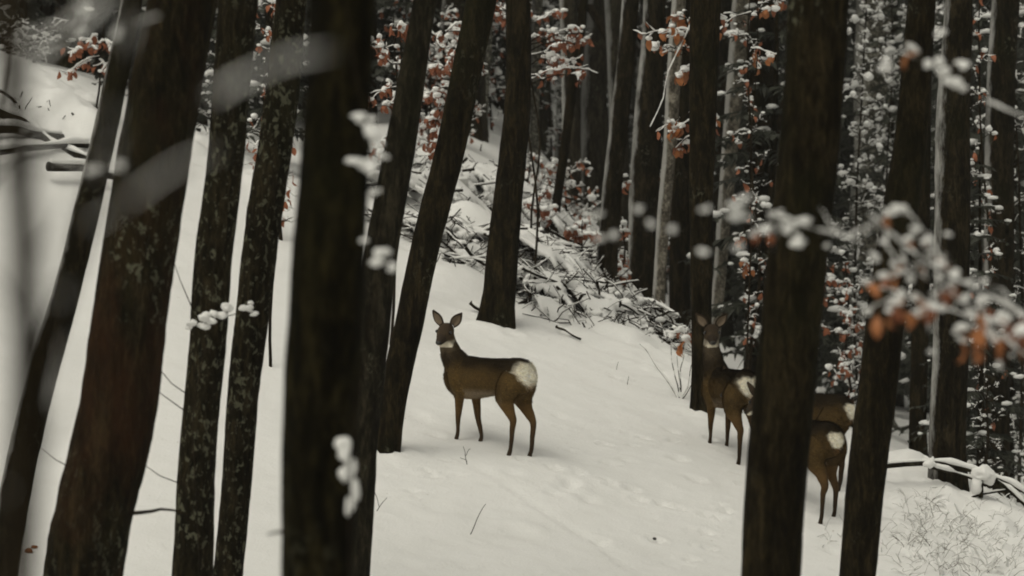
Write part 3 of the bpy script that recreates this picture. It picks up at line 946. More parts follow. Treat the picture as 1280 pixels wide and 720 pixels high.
leafy(338, 26, (344, 130), [(340, 165, 325, 180, 3, 6), (340, 150, 352, 165, 3, 6), (338, 230, 352, 245, 3, 3)],
      'small sapling with few leaves between lichen mottled and blurred trunks', size=.9, snow=.016)
leafy(545, 42, (548, 120), [(546, 190, 530, 180, 4, 10), (546, 210, 560, 200, 4, 8), (547, 160, 556, 150, 4, 10)],
      'far leafy sapling glimpsed between the two leaning trunks', size=1.1, snow=.014, gate=.35)
leafy(600, 41, (602, 180), [(601, 200, 590, 190, 4, 8), (601, 215, 612, 205, 4, 10)],
      'small pink leaved bush by the snowy fallen poles', size=1.1, snow=.014, gate=.35)
# red-leaved sapling by the deer
_f = hit(850, 497)
pl = Plant('beech_sapling', _f, 'small sapling with one red leaf tuft poking from snow beside the deer', 'sapling')
for (x1, y1, sag) in ((838, 430, .05), (855, 415, .02), (868, 440, -.04), (800, 430, .1), (846, 445, .0), (873, 460, -.05)):
    e = pl.loc(P(x1, y1, _f.y)); e[1] += rng.uniform(-.1, .1)
    q = curve_pts((0, 0, -.05), e, sag, .06, 9)
    pl.twig(q, .006, .002, .008, .45)
for (lx, ly, sz) in ((852, 418, 1.6), (858, 424, 1.8), (851, 430, 1.5), (847, 414, 1.2), (861, 416, 1.3)):
    pl.leaf(pl.loc(P(lx, ly, _f.y - .12)), sz, True, .3)
for (lx, ly) in ((845, 412), (852, 410), (840, 418), (860, 425)):
    pl.clump(pl.loc(P(lx, ly, _f.y)), .03)
pl.done()

# snow-laden twiggy bushes that read as white lace
def lace(px, Y, top_py, w, label, n=26, snow=.02, group=None, leaves=0, lumps=14):
    pl = Plant('snowy_bush', ground_at(px, Y), label, 'bush', group)
    zt = pl.loc(P(px, top_py, Y))[2]
    W = w * Y / FPX / 2
    st = curve_pts((0, 0, -.1), (rng.uniform(-.1, .1), 0, zt), 0, .04, 14)
    pl.twig(st, .02, .006, main=True)
    for i in range(n):
        t = .10 + .90 * (i + rng.random()) / n
        k = t * 13; a = st[min(12, int(k))] + (st[min(12, int(k)) + 1] - st[min(12, int(k))]) * (k - min(12, int(k)))
        an = rng.uniform(0, 6.28); q_ = W * rng.uniform(.15, .7)
        c = a + np.array([math.cos(an) * q_, math.sin(an) * q_, q_ * .4])
        pl.twig(curve_pts(a, c, .05, .08, 5), .006, .004)
        pl.tuft(c, W * .5, W * .5, W * .4, 4, leaves, lumps, snow)
    return pl.done()
lace(1078, 37, -40, 80, 'tall snow laden bush rising beside the thick plain trunk', 60, .019, lumps=34)
lace(1104, 42, -60, 80, 'tall frosted bush behind the leaning trunk by the deer', 60, .022, lumps=34)
lace(1066, 34, 330, 70, 'snow laden bush with pinkish leaves above the deer rumps', 26, .018, leaves=4, lumps=26)
lace(1232, 29, 470, 60, 'snowy twig bush beside the fallen branch', 16, .011, lumps=9)
lace(1228, 31.5, -20, 60, 'snow flecked bush behind the upright trunk', 40, .014, lumps=11, leaves=1)
lace(1272, 34, -20, 90, 'wide snow flecked bush deep behind the fallen branch', 46, .016, lumps=12)
lace(938, 33, -20, 60, 'dark bush with snow flecks behind the deer by the sapling', 44, .013, lumps=8, leaves=1)
lace(655, 38, 190, 80, 'snow covered twiggy bush above the brush heap', 16, .019, lumps=22, leaves=2)
lace(712, 39, 205, 90, 'frosted low bush beyond the brush heap', 18, .02, lumps=24, leaves=3)
lace(352, 30, -20, 70, 'snow flecked bush behind the lichen mottled trunk', 36, .015, lumps=9, leaves=2)
lace(40, 37, 40, 110, 'snow flecked bush on the far side of the snowbank', 26, .015, lumps=8)
lace(615, 44, -20, 70, 'tall frosted sapling seen between the bent and flared root trunks', 40, .02, lumps=16, leaves=1)
lace(560, 46, -20, 80, 'pale frosted sapling far behind the leaning twin trunks', 40, .022, lumps=18, leaves=1)
lace(578, 40.5, 20, 70, 'frosted bush on the slope between the bent and flared root trunks', 40, .018, lumps=22, leaves=2)
lace(535, 39.5, 60, 60, 'frosted bush on the slope right of the straight leaning trunk', 34, .018, lumps=22, leaves=2)
lace(505, 42, 0, 80, 'frosted thicket seen past the blurred black trunk', 34, .02, lumps=16, leaves=2)
lace(690, 47, -20, 90, 'frosted tall bush far behind the flared root trunk', 40, .024, lumps=13, leaves=1)
lace(830, 44, 0, 70, 'frosted bush far behind the stout snow edged trunk', 34, .02, lumps=10, leaves=1)
lace(275, 33, -20, 60, 'snow flecked bush behind the lichen spotted trunk', 26, .014, lumps=6)
# thick leafy sprays, heavy with snow
def thicket(px, Y, top, regions, label, size=1.0, indiv=False, lump=.02):
    pl = Plant('beech_sapling', ground_at(px, Y), label, 'sapling')
    st = curve_pts((0, 0, -.1), pl.loc(P(*top, Y)), 0, .04, 14)
    pl.twig(st, .013, .005, main=True)
    for (cx, cy, rx, ry, nl, ns) in regions:
        c = pl.loc(P(cx, cy, Y)); c[1] += rng.uniform(-.2, .2)
        z = c[2] - .12
        a = np.array([np.interp(z, st[:, 2], st[:, k]) for k in range(3)])
        pl.twig(curve_pts(a, c, .05, .06, 6), .007, .004)
        pl.tuft(c, rx * Y / FPX, rx * Y / FPX, ry * Y / FPX, 7, nl, ns, lump, size, indiv)
    return pl.done()
thicket(526, 29.5, (590, 0), [(556, 85, 24, 22, 34, 26), (545, 150, 22, 28, 40, 30), (566, 60, 20, 18, 12, 30), (548, 185, 16, 14, 16, 16), (552, 120, 20, 16, 14, 24)],
        'dense rust leaved sapling heavy with snow between the two leaning trunks', .85)
thicket(484, 29, (492, 20), [(500, 38, 16, 14, 20, 12), (482, 60, 16, 14, 10, 16), (495, 75, 14, 12, 8, 14), (505, 85, 10, 12, 12, 8), (487, 110, 10, 16, 14, 12), (482, 130, 12, 12, 6, 12), (478, 180, 14, 14, 6, 14)],
        'tall rust leaved sapling showing left of the straight leaning trunk', .85)
thicket(668, 30.5, (664, -40), [(606, 8, 22, 16, 26, 16), (630, 20, 18, 14, 26, 10), (648, 12, 16, 13, 8, 40), (680, 40, 18, 14, 10, 24), (705, 50, 20, 14, 14, 24), (725, 40, 16, 12, 12, 14), (690, 70, 14, 10, 10, 16), (722, 92, 10, 12, 6, 12)],
        'snow heaped rust leaved sapling reaching over the flared root trunk', .85)
thicket(877, 28.6, (882, -30), [(850, 20, 16, 14, 16, 14), (842, 62, 20, 10, 6, 26), (826, 60, 18, 8, 3, 22), (870, 30, 16, 14, 14, 14), (858, 90, 10, 14, 16, 8)],
        'snow capped beech sapling before the stout trunk with snow plastered edge', .85, True, .018)
# ------------------------------------------------------------------ brush heap, poles, logs, fallen branch
def stick_piece(mb_w, mb_s, a, b, r, snow, gate=.25, wob=.06, k=9):
    q = curve_pts(a, b, 0, wob, k)
    tube(mb_w, q, np.linspace(r, r * .55, k), 6)
    if snow: snow_ridge(mb_s, q, r * .8, snow, 7, gate, .025)
def brush_heap(px0, py0, px1, py1, label, n_big, n_small, hgt, wid, name='brush_heap'):
    a, b = hit(px0, py0), hit(px1, py1)
    c = (a + b) / 2; c.z = h1(c.x, c.y)
    root = thing(name, c, label, 'brush heap')
    L = (b - a).length; d = (b - a).normalized(); s = Vector((-d.y, d.x, 0)).normalized()
    def pt(u, v, w):
        p = a + d * (u * L) + s * v
        return Vector((p.x - c.x, p.y - c.y, h1(p.x, p.y) - c.z + w))
    for i in range(n_big):
        u, v = rng.random(), rng.uniform(-wid, wid) * .6
        hh = hgt * (1 - (v / wid) ** 2) * rng.uniform(.4, 1.1)
        an = rng.gauss(0, .5) + (0 if rng.random() < .7 else 1.3)
        l = rng.uniform(.35, .9)
        w = MB(); sn = MB()
        e0 = pt(u, v, hh); dv = (d * math.cos(an) + s * math.sin(an)) * l * .5; dv.z += rng.uniform(-.18, .18) * l
        stick_piece(w, sn, e0 - dv, e0 + dv, rng.uniform(.006, .018), rng.uniform(.010, .022), .3)
        o = w.build('stick', M_TWIG, root)
        if sn.n: sn.build('snow_cap', M_SNOW, o)
    w, sn = MB(), MB()
    for i in range(n_small):
        u, v = rng.uniform(-.03, 1.03), rng.uniform(-wid, wid)
        hh = hgt * max(0.05, 1 - (v / wid) ** 2) * rng.uniform(-.1, 1.1)
        an = rng.uniform(0, 6.28); l = rng.uniform(.12, .45)
        e0 = pt(u, v, hh); dv = (d * math.cos(an) + s * math.sin(an)) * l * .5; dv.z += rng.uniform(-.45, .45) * l
        stick_piece(w, sn, e0 - dv, e0 + dv, rng.uniform(.003, .008), rng.uniform(.005, .012) if rng.random() < .5 else 0, .25, .1, 5)
    tag(w.build('twig_tangle', M_TWIG, root), kind='stuff')
    for i in range(int(n_small * .10)):
        u, v = rng.random(), rng.uniform(-wid, wid) * .9
        hh = hgt * max(.05, 1 - (v / wid) ** 2) * rng.uniform(.75, 1.1)
        p = pt(u, v, hh); r = rng.uniform(.015, .06)
        blob(sn, tuple(p), (r * 1.3, r * 1.1, r * .7), 1, .45)
    tag(sn.build('snow', M_SNOW, root), kind='stuff')
    nu, nv_ = int(L / .035) + 2, int(2 * wid / .035) + 2
    U, Vv = np.meshgrid(np.linspace(-.04, 1.04, nu), np.linspace(-wid, wid * 1.1, nv_))
    px_ = a.x + d.x * U * L + s.x * Vv; py_ = a.y + d.y * U * L + s.y * Vv
    sd = rng.uniform(0, 50)
    nz = fbm(px_ * 3.2 + sd, py_ * 3.2, sd, 4); n2 = fbm(px_ * 9 + sd, py_ * 9, sd + 3, 3)
    hz = hgt * np.clip(1 - (Vv / wid) ** 2, 0, 1) * (.92 + .35 * nz) + .02 + .05 * n2
    keep = (nz + .9 * n2 + .42 * Vv / wid > -.14)
    drop = np.where(keep, 0, .05)
    zz_ = H(px_, py_) + hz - drop - c.z
    idx = np.arange(nu * nv_).reshape(nv_, nu)
    kf = keep[:-1, :-1].astype(int) + keep[1:, :-1] + keep[:-1, 1:] + keep[1:, 1:] >= 2
    fc = np.stack([idx[:-1, :-1], idx[:-1, 1:], idx[1:, 1:], idx[1:, :-1]], -1)[kf]
    mm_ = MB(); mm_.add(np.stack([px_.ravel() - c.x, py_.ravel() - c.y, zz_.ravel()], 1), [tuple(f) for f in fc.tolist()])
    mo = tag(mm_.build('snow_mantle', M_SNOW, root), kind='stuff')
    so = mo.modifiers.new('thick', 'SOLIDIFY'); so.thickness = .045; so.offset = -1
    sb = mo.modifiers.new('round', 'SMOOTH'); sb.factor = .5; sb.iterations = 2
    return root
brush_heap(655, 385, 835, 432, 'long heap of snow covered sticks below the stout trunk', 40, 800, .34, .6)
brush_heap(655, 340, 760, 368, 'higher heap of snow covered twigs behind the long stick heap', 24, 650, .34, .75)
brush_heap(530, 330, 600, 345, 'small heap of snowy sticks beside the bent dark trunk', 12, 120, .16, .35)
brush_heap(655, 275, 735, 300, 'far heap of frosted twigs below the pink bushes', 16, 500, .35, .8)
brush_heap(505, 262, 650, 262, 'far snowy tangle of sticks under the fallen poles', 20, 260, .35, .7)

def pole(px0, py0, px1, py1, Y0, Y1, r, snow, label, name='fallen_pole', cat='pole', group=None, gate=.08, bark=None):
    a, b = P(px0, py0, Y0), P(px1, py1, Y1)
    c = (a + b) / 2; root = thing(name, c, label, cat, group)
    w, sn = MB(), MB()
    q = curve_pts(a - c, b - c, 0, .05, 16)
    tube(w, q, np.linspace(r, r * .7, 16), 10, lambda p, th: .1 * fbm(p[:, 0][:, None] * 9, np.cos(th)[None] * 2, np.sin(th)[None] * 2, 2))
    w.build('log', bark or M_BARK, root)
    if snow:
        snow_ridge(sn, q, r * .9, snow, 9, gate, .03); sn.build('snow_cap', M_SNOW, root)
    return root
def rest(px, py): return hit(px, py + 3).y - .02
pole(520, 222, 658, 226, 38.5, 38.0, .035, .05, 'snow capped pole lying level behind the flared root trunk')
pole(548, 250, 632, 268, 36.5, 36.0, .03, .045, 'snow capped pole sloping down beside the bent trunk')
pole(512, 240, 590, 212, 38, 39.0, .025, .04, 'thin snowy pole tilted up behind the bent trunk')
for (x0, y0, x1, y1, r, sn_, lab, nm, ct) in (
    (-30, 128, 125, 205, .055, .06, 'dark log jutting from the snowbank beneath the leafy bush', 'fallen_log', 'log'),
    (-30, 160, 78, 172, .05, .07, 'short dark log lying along the snowbank', 'fallen_log', 'log'),
    (60, 208, 150, 222, .045, .06, 'snow loaded log half sunk below the short dark log', 'fallen_log', 'log'),
    (-20, 192, 110, 182, .035, .05, 'thin dark log crossing behind the short dark log', 'fallen_log', 'log'),
    (70, 122, 150, 142, .025, .04, 'snowy stick lying on top of the snowbank', 'fallen_stick', 'stick')):
    ya, yb = rest(x0, y0) - .6, rest(x1, y1) - .5
    pole(x0, y0, x1, y1, ya, yb, r, sn_, lab, nm, ct, gate=.25, bark=M_BARK_GREY)
brush_heap(500, 300, 600, 312, 'snowed over stick heap between the leaning twin trunks', 16, 260, .22, .5)
brush_heap(470, 232, 560, 226, 'far snowed over stick heap behind the straight leaning trunk', 14, 240, .3, .6)
brush_heap(20, 150, 120, 178, 'low tangle of snowed over sticks on the snowbank', 12, 160, .16, .4)
pole(588, 378, 612, 396, rest(600, 392), rest(600, 392) - .05, .022, .02, 'short root end beside the flared root trunk', 'root_end', 'root', gate=.5)
pole(695, 408, 726, 424, rest(712, 420), rest(712, 424), .014, .016, 'loose twig lying below the long stick heap', 'fallen_stick', 'stick', gate=.4)
pole(640, 384, 662, 376, rest(650, 384), rest(655, 382), .016, .016, 'loose dark stick end by the flared root trunk', 'fallen_stick', 'stick', gate=.5)

# snow-capped fallen branch on the right
_c = hit(1190, 618)
YB = _c.y - 0.42
root = thing('fallen_branch', _c, 'forked fallen branch capped with snow in front of the upright dark trunk', 'branch')
def rel(px, py, y=YB): return np.array(tuple(P(px, py, y) - _c))
def polyline(pp, k=24):
    pp = np.array(pp); s = np.concatenate([[0], np.cumsum(np.linalg.norm(np.diff(pp, axis=0), axis=1))])
    u = np.linspace(0, s[-1], k); q = np.stack([np.interp(u, s, pp[:, i]) for i in range(3)], 1)
    q[1:-1] = (q[:-2] + 2 * q[1:-1] + q[2:]) / 4
    return q
for nm, line, r, sw in (('limb', [(1090, 584), (1130, 580), (1175, 578), (1215, 588), (1240, 597), (1262, 612), (1300, 650)], .024, .034),
                        ('limb', [(1165, 584), (1195, 592), (1225, 601)], .016, .024),
                        ('limb', [(1240, 596), (1262, 604), (1300, 628)], .016, .026),
                        ('limb', [(1195, 628), (1225, 618), (1262, 612)], .012, .012)):
    q = polyline([rel(x, y) for x, y in line])
    w, sn = MB(), MB()
    tube(w, q, np.linspace(r, r * .6, len(q)), 8)
    o = w.build(nm, M_BARK_GREY, root)
    snow_ridge(sn, q, r * .9, sw, 9, 0.0, .02, taper=.1); sn.build('snow_cap', M_SNOW, o)
w = MB(); tube(w, [rel(1226, 622), rel(1227, 596)], [.02, .018], 8); o = w.build('stub', M_BARK, root)
sn = MB(); blob(sn, rel(1228, 593), (.085, .08, .06), 2, .45); blob(sn, rel(1222, 604), (.05, .045, .085), 2, .4); blob(sn, rel(1236, 598), (.06, .05, .05), 2, .4)
sn.build('snow_cap', M_SNOW, o)
sn = MB(); blob(sn, rel(1162, 577), (.06, .05, .045), 2, .5); sn.build('snow_clump', M_SNOW, root)

# thin twigs and dead stalks sticking out of the snow
def weed_patch(px0, py0, px1, py1, n, label, hmin=.08, hmax=.35, snow=.006):
    c = hit((px0 + px1) / 2, (py0 + py1) / 2)
    root = thing('bramble_patch', c, label, 'brambles')
    w, sn = MB(), MB()
    for i in range(n):
        f = hit(rng.uniform(px0, px1), rng.uniform(py0, py1))
        L = rng.uniform(hmin, hmax); a = rng.uniform(0, 6.28)
        e = f + Vector((math.cos(a) * L * rng.uniform(.4, 1.1), math.sin(a) * L * .6, L * rng.uniform(.15, .8)))
        f.z -= .02
        q = curve_pts(f - c, e - c, rng.uniform(0, .22), .12, 6)
        tube(w, q, np.linspace(rng.uniform(.0014, .003), .0009, 6), 4)
        if rng.random() < .75: snow_ridge(sn, q, .002, snow * rng.uniform(.7, 1.9), 5, .2, .015)
        for _ in range(rng.randrange(3)):
            j = rng.randrange(2, 6); e2 = q[j] + np.array([rng.uniform(-.09, .09), rng.uniform(-.06, .06), rng.uniform(-.02, .09)])
            tube(w, curve_pts(q[j], e2, .1, .1, 4), [.0013, .0011, .0009, .0008], 4)
    tag(w.build('stems', M_DRY, root), kind='stuff'); tag(sn.build('snow', M_SNOW, root), kind='stuff')
weed_patch(1130, 630, 1275, 725, 300, 'thin bramble stems poking through snow below the fallen branch', .04, .24, .008)
weed_patch(1100, 620, 1170, 690, 40, 'few bramble stems in snow beside the leaning trunk by the deer rumps', .06, .2)
weed_patch(1020, 655, 1060, 690, 8, 'tiny stalks in snow beneath the deer rumps', .04, .1)
def stalk(px0, py0, px1, py1, label, r=.0035, extra=()):
    f = hit(px0, py0); root = thing('twig', f, label, 'twig')
    w = MB(); q = curve_pts((0, 0, -.03), P(px1, py1, f.y - .02) - f, .06, .05, 7)
    tube(w, q, np.linspace(r, r * .6, 7), 5); w.build('stem', M_TWIG, root)
    for (x1, y1, x2, y2) in extra:
        w = MB(); tube(w, curve_pts(P(x1, y1, f.y - .02) - f, P(x2, y2, f.y - .02) - f, .05, .1, 5), [r * .7] * 5, 5); w.build('side_twig', M_TWIG, root)
stalk(586, 667, 607, 630, 'thin bent twig standing alone in the open snow')
stalk(585, 580, 579, 558, 'curled dead stalk in snow in front of the alert deer', .003, [(582, 570, 588, 561), (584, 577, 575, 572)])
stalk(468, 640, 484, 622, 'small twig sticking from snow near the foot of the twin trunk', .003, [(474, 634, 466, 612)])
stalk(784, 480, 786, 470, 'short dead stalk in snow above the track', .003)
stalk(770, 462, 773, 452, 'tiny upright stalk in snow below the brush heap', .003)
def lump(px, py, r, label, mat=M_HOOF, name='bark_chip', cat='debris'):
    f = hit(px, py); mb = MB(); blob(mb, (0, 0, 0), (r, r * .7, r * .5), 1, .4)
    o = mb.build(name, mat); o.location = f + Vector((0, 0, r * .2)); tag(o, label, cat)
lump(818, 675, .022, 'dark bark chip in a hollow in the open snow')
lump(36, 690, .03, 'brown seed husk lying in snow by the leaning slim trunk', M_LEAF, 'seed_husk', 'husk')
lump(44, 686, .022, 'smaller brown husk touching a seed husk in snow', M_LEAF, 'seed_husk', 'husk')

# ------------------------------------------------------------------ roe deer
def deer(px, py, yaw, label, scale=1.0, head=None, pose=None, anchor=(-.36, 0), patch=1.0, tone_=1.0):
    """stands with the local point `anchor` (hind feet) at the snow seen at (px,py); yaw: heading in degrees from +X.
    head: dict(neck=[(x,y,z)...], dir=(x,y,z) facing of the face)"""
    f = hit(px, py)
    c, s = math.cos(math.radians(yaw)), math.sin(math.radians(yaw))
    ox = f.x - (anchor[0] * c - anchor[1] * s) * scale
    oy = f.y - (anchor[0] * s + anchor[1] * c) * scale
    oz = h1(ox, oy)
    root = thing('roe_deer', (ox, oy, oz), label, 'deer', 'roe deer standing in the snow', math.radians(yaw))
    root.scale = (scale,) * 3
    def gz(x, y):
        X, Y = ox + (x * c - y * s) * scale, oy + (x * s + y * c) * scale
        return (h1(X, Y) - oz) / scale
    zf, zh = gz(.24, 0), gz(-.36, 0)
    LV = .30
    def dz(x): return zh + (zf - zh) * (.10 + LV * (x + .36) / .60)
    mb = MB()
    def t3(pts, rad, n=14):
        p = np.array(pts, float)
        s_ = np.concatenate([[0], np.cumsum(np.linalg.norm(np.diff(p, axis=0), axis=1))])
        k = max(6, int(s_[-1] / .012)); u = np.linspace(0, s_[-1], k)
        q = np.stack([np.interp(u, s_, p[:, i]) for i in range(3)], 1)
        r = np.asarray(rad, float)
        if r.ndim == 1: r = np.stack([r, r], 1)
        rr = np.stack([np.interp(u, s_, r[:, i]) for i in range(2)], 1)
        for _ in range(2):
            q[1:-1] = (q[:-2] + 2 * q[1:-1] + q[2:]) / 4; rr[1:-1] = (rr[:-2] + 2 * rr[1:-1] + rr[2:]) / 4
        tube(mb, q, rr, n)
    # trunk of the body: (x, zc, half width, half height)
    T_ = [(-.475, .610, .03, .05), (-.455, .610, .070, .095), (-.42, .606, .100, .128), (-.34, .600, .120, .145), (-.22, .594, .108, .136), (-.08, .578, .110, .142),
          (.06, .560, .116, .156), (.18, .552, .114, .170), (.28, .558, .102, .162), (.36, .575, .078, .125), (.405, .585, .04, .07)]
    t3([(x, 0, z + dz(x)) for x, z, w, h in T_], [(w, h) for x, z, w, h in T_], 24)
    po = pose or {}
    feet = []
    for sgn in (1, -1):
        fx, fy = po.get(('f', sgn), (.24, .075))
        fy *= sgn; g = gz(fx, fy) - .035
        b = dz(.24)
        t3([(.27, .055 * sgn, .60 + b), (.235, .085 * sgn, .50 + b), (.205 + (fx - .24) * .2, .082 * sgn, .415 + b), (.23 + (fx - .24) * .6, (.6 * abs(fy) + .03) * sgn, .225 + (g + b) / 2),
            (fx - .002, fy, .08 + g), (fx + .012, fy, .045 + g), (fx + .028, fy, .005 + g)],
           [.072, .062, .042, .0225, .0155, .018, .020], 12)
        feet.append((fx + .022, fy, g))
        hx, hy = po.get(('h', sgn), (-.37, .08))
        hy *= sgn; g = gz(hx, hy) - .035
        b = dz(-.34)
        t3([(-.34, .055 * sgn, .61 + b), (-.31, .085 * sgn, .52 + b), (-.285 + (hx + .37) * .3, .090 * sgn, .43 + b), (-.335 + (hx + .37) * .6, .082 * sgn, .345 + b),
            (hx - .026, (.7 * abs(hy) + .02) * sgn, .275 + .6 * b + .4 * g), (hx - .022, hy, .235 + .5 * b + .5 * g), (hx - .004, hy, .085 + g), (hx + .012, hy, .045 + g), (hx + .028, hy, .005 + g)],
           [.095, .100, .076, .046, .028, .0225, .0165, .019, .021], 12)
        feet.append((hx + .022, hy, g))
    # neck and head
    hd = head or {}
    nk = [np.array(p, float) + (0, 0, dz(.3)) for p in hd.get('neck', [(.26, 0, .60), (.36, .0, .74), (.40, .02, .86), (.41, .03, .945)])]
    t3([tuple(p) for p in nk], [.124, .090, .068, .057], 16)
    fd = np.array(hd.get('dir', (1, 0, -.2)), float); fd /= np.linalg.norm(fd)
    up = np.array([0, 0, 1.0]); up = up - fd * np.dot(up, fd); up /= np.linalg.norm(up)
    roll = math.radians(hd.get('roll', 0)); sd = np.cross(up, fd)
    up, sd = up * math.cos(roll) + sd * math.sin(roll), sd * math.cos(roll) - up * math.sin(roll)
    o = nk[-1] + up * .02
    def hp(f_, s_, u_): return o + fd * f_ + sd * s_ + up * u_
    hs = [(-.065, .0, .030, .035), (-.045, .004, .050, .054), (0, .008, .060, .062), (.04, .004, .058, .056), (.08, -.006, .046, .046), (.115, -.016, .035, .036), (.145, -.022, .030, .030), (.165, -.026, .022, .022)]
    t3([tuple(hp(a, 0, u)) for a, u, w, h in hs], [(w * 1.07, h * 1.07) for a, u, w, h in hs], 18)
    # tail nub hidden in the rump patch
    t3([(-.45, 0, .66 + dz(-.45)), (-.485, 0, .615 + dz(-.45)), (-.48, 0, .57 + dz(-.45))], [.03, .028, .012], 8)
    raw = mb.mesh('deer_raw', None)
    tmp = bpy.data.objects.new('deer_tmp', raw); COL.objects.link(tmp)
    md = tmp.modifiers.new('r', 'REMESH'); md.mode = 'VOXEL'; md.voxel_size = .0085
    m2 = tmp.modifiers.new('s', 'SMOOTH'); m2.factor = .5; m2.iterations = 5
    dg = bpy.context.evaluated_depsgraph_get()
    me = bpy.data.meshes.new_from_object(tmp.evaluated_get(dg))
    bpy.data.objects.remove(tmp); bpy.data.meshes.remove(raw)
    me.name = 'body'
    n = len(me.vertices)
    co = np.empty(n * 3); me.vertices.foreach_get('co', co); co = co.reshape(-1, 3)
    no = np.empty(n * 3); me.vertices.foreach_get('normal', no); no = no.reshape(-1, 3)
    # tousled winter coat
    co = co + no * (0.0045 * fbm(co[:, 0] * 22, co[:, 1] * 22, co[:, 2] * 14, 3))[:, None]
    me.vertices.foreach_set('co', co.ravel())
    x, y = co[:, 0], co[:, 1]; z = co[:, 2] - (zh + (zf - zh) * (.10 + LV * (x + .36) / .60))
    wob = .02 * fbm(x * 9, y * 9, z * 9, 2)
    flank = np.array([.108, .068, .024]); back = np.array([.018, .0125, .006]); belly = np.array([.30, .235, .16])
    leg = np.array([.105, .060, .021]); dark = np.array([.030, .021, .014]); white = np.array([.78, .73, .60]); buff = np.array([.30, .17, .075])
    def mix(a, b, k): return a * (1 - k[:, None]) + b * k[:, None]
    C = np.tile(flank, (n, 1))
    C = mix(C, back, smooth(.565, .70, z + 2 * wob) * .92)
    C = mix(C, belly, smooth(-.1, -.75, no[:, 2]) * smooth(.36, .40, z) * (1 - smooth(.44, .50, z)) * (np.abs(x) < .3))
    C = mix(C, leg, 1 - smooth(.34, .44, z))
    C = mix(C, dark, (1 - smooth(.06, .40, z + wob)) * .88)
    # rump patch
    yy_ = np.abs(y); zz_ = z - .612 - .25 * yy_
    rr = np.power((yy_ / (.120 * patch)) ** 2.4 + (np.abs(zz_) / (.100 * patch)) ** 2.4, 1 / 2.4) + .22 * fbm(y * 26, z * 26, x * 10, 3)
    k = (1 - smooth(.76, 1.08, rr)) * (x < -.30) * smooth(.12, .30, -no[:, 0])
    C = mix(C, white, k)
    kb = (1 - smooth(.3, .6, np.sqrt((y / .06) ** 2 + ((z - .535) / .06) ** 2))) * (x < -.36)
    C = mix(C, buff, kb * .45)
    # head
    hv = co - o
    hf, hsd, hu = hv @ fd, hv @ sd, hv @ up
    isn = (np.abs(hsd) < .085) & (hf > -.08) & (np.abs(hu) < .09) & (co[:, 2] > o[2] - .12)
    face = isn * smooth(-.02, .03, hf)
    C = mix(C, np.array([.070, .049, .028]), face * .9)
    C = mix(C, np.array([.04, .028, .018]), isn * smooth(.02, .05, hu) * .85)
    C = mix(C, np.array([.03, .022, .016]), isn * smooth(.085, .115, hf) * smooth(-.040, -.020, hu) * .9)   # dark muzzle band
    C = mix(C, np.array([.022, .016, .011]), np.clip(np.exp(-((hf - .047) ** 2 + (np.abs(hsd) - .058) ** 2 + (hu - .022) ** 2) / .0006), 0, 1) * isn * .9)
    C = mix(C, white * .95, isn * smooth(.06, .09, hf) * (1 - smooth(-.046, -.032, hu)))   # chin
    C = mix(C, white * .45, isn * smooth(-.02, .04, hf) * (1 - smooth(-.05, -.035, hu)) * (hf < .08) * .5)
    nc = nk[2]; th = np.exp(-((co - (nk[1] * .35 + nk[2] * .65)) ** 2).sum(1) / .006) * smooth(.1, .8, no @ fd)
    C = mix(C, np.array([.24, .19, .13]), np.clip(th, 0, 1) * .7)
    C = C * (1 - (1 - tone_) * (C.max(1, keepdims=True) < .3))
    ca = me.color_attributes.new('fur', 'FLOAT_COLOR', 'POINT')
    ca.data.foreach_set('color', np.concatenate([C, np.ones((n, 1))], 1).ravel())
    me.materials.clear(); me.materials.append(M_FUR)
    me.polygons.foreach_set('use_smooth', [True] * len(me.polygons))
    body_o = link('body', me, root)
    # winter hair lying back along the body
    me.calc_loop_triangles()
    tri = np.empty(len(me.loop_triangles) * 3, np.int32); me.loop_triangles.foreach_get('vertices', tri); tri = tri.reshape(-1, 3)
    A, B_, D_ = co[tri[:, 0]], co[tri[:, 1]], co[tri[:, 2]]
    ar = np.linalg.norm(np.cross(B_ - A, D_ - A), axis=1)
    g_ = np.random.default_rng(int(px))
    NS = 42000
    ti = g_.choice(len(tri), NS, p=ar / ar.sum())
    w = g_.random((NS, 2)); fl_ = w.sum(1) > 1; w[fl_] = 1 - w[fl_]
    w3 = np.stack([1 - w.sum(1), w[:, 0], w[:, 1]], 1)
    ptn = (co[tri[ti]] * w3[..., None]).sum(1); nn_ = (no[tri[ti]] * w3[..., None]).sum(1); cc_ = (C[tri[ti]] * w3[..., None]).sum(1)
    zl = ptn[:, 2] - dz(ptn[:, 0])
    inh = np.linalg.norm(ptn - o, axis=1) < .17
    onleg = zl < .40
    Lh = np.where(inh, .006, np.where(onleg, .009, .021)) * g_.uniform(.6, 1.35, NS)
    rump = (ptn[:, 0] < -.40) & (zl > .5)
    Lh = np.where(rump, .024 * g_.uniform(.6, 1.3, NS), Lh)
    flow = np.stack([np.where(onleg, -.1, -1.0), np.zeros(NS), np.where(onleg, -1.0, -.45)], 1)
    flow = np.where(inh[:, None], -fd[None], flow)
    isneck = (ptn[:, 0] > .27) & (zl > .60) & ~inh
    flow = np.where(isneck[:, None], np.array([-.4, 0, -1.0]), flow)
    flow = flow + g_.normal(0, .28, (NS, 3))
    flow = flow - nn_ * (flow * nn_).sum(1, keepdims=True)
    flow /= np.maximum(np.linalg.norm(flow, axis=1, keepdims=True), 1e-6)
    dirn = flow * .9 + nn_ * np.where(rump, .75, .42)[:, None]
    side_ = np.cross(dirn, nn_); side_ /= np.maximum(np.linalg.norm(side_, axis=1, keepdims=True), 1e-6)
    wd_ = np.where(inh | onleg, .0014, .0022)[:, None]
    base_ = ptn - nn_ * .002
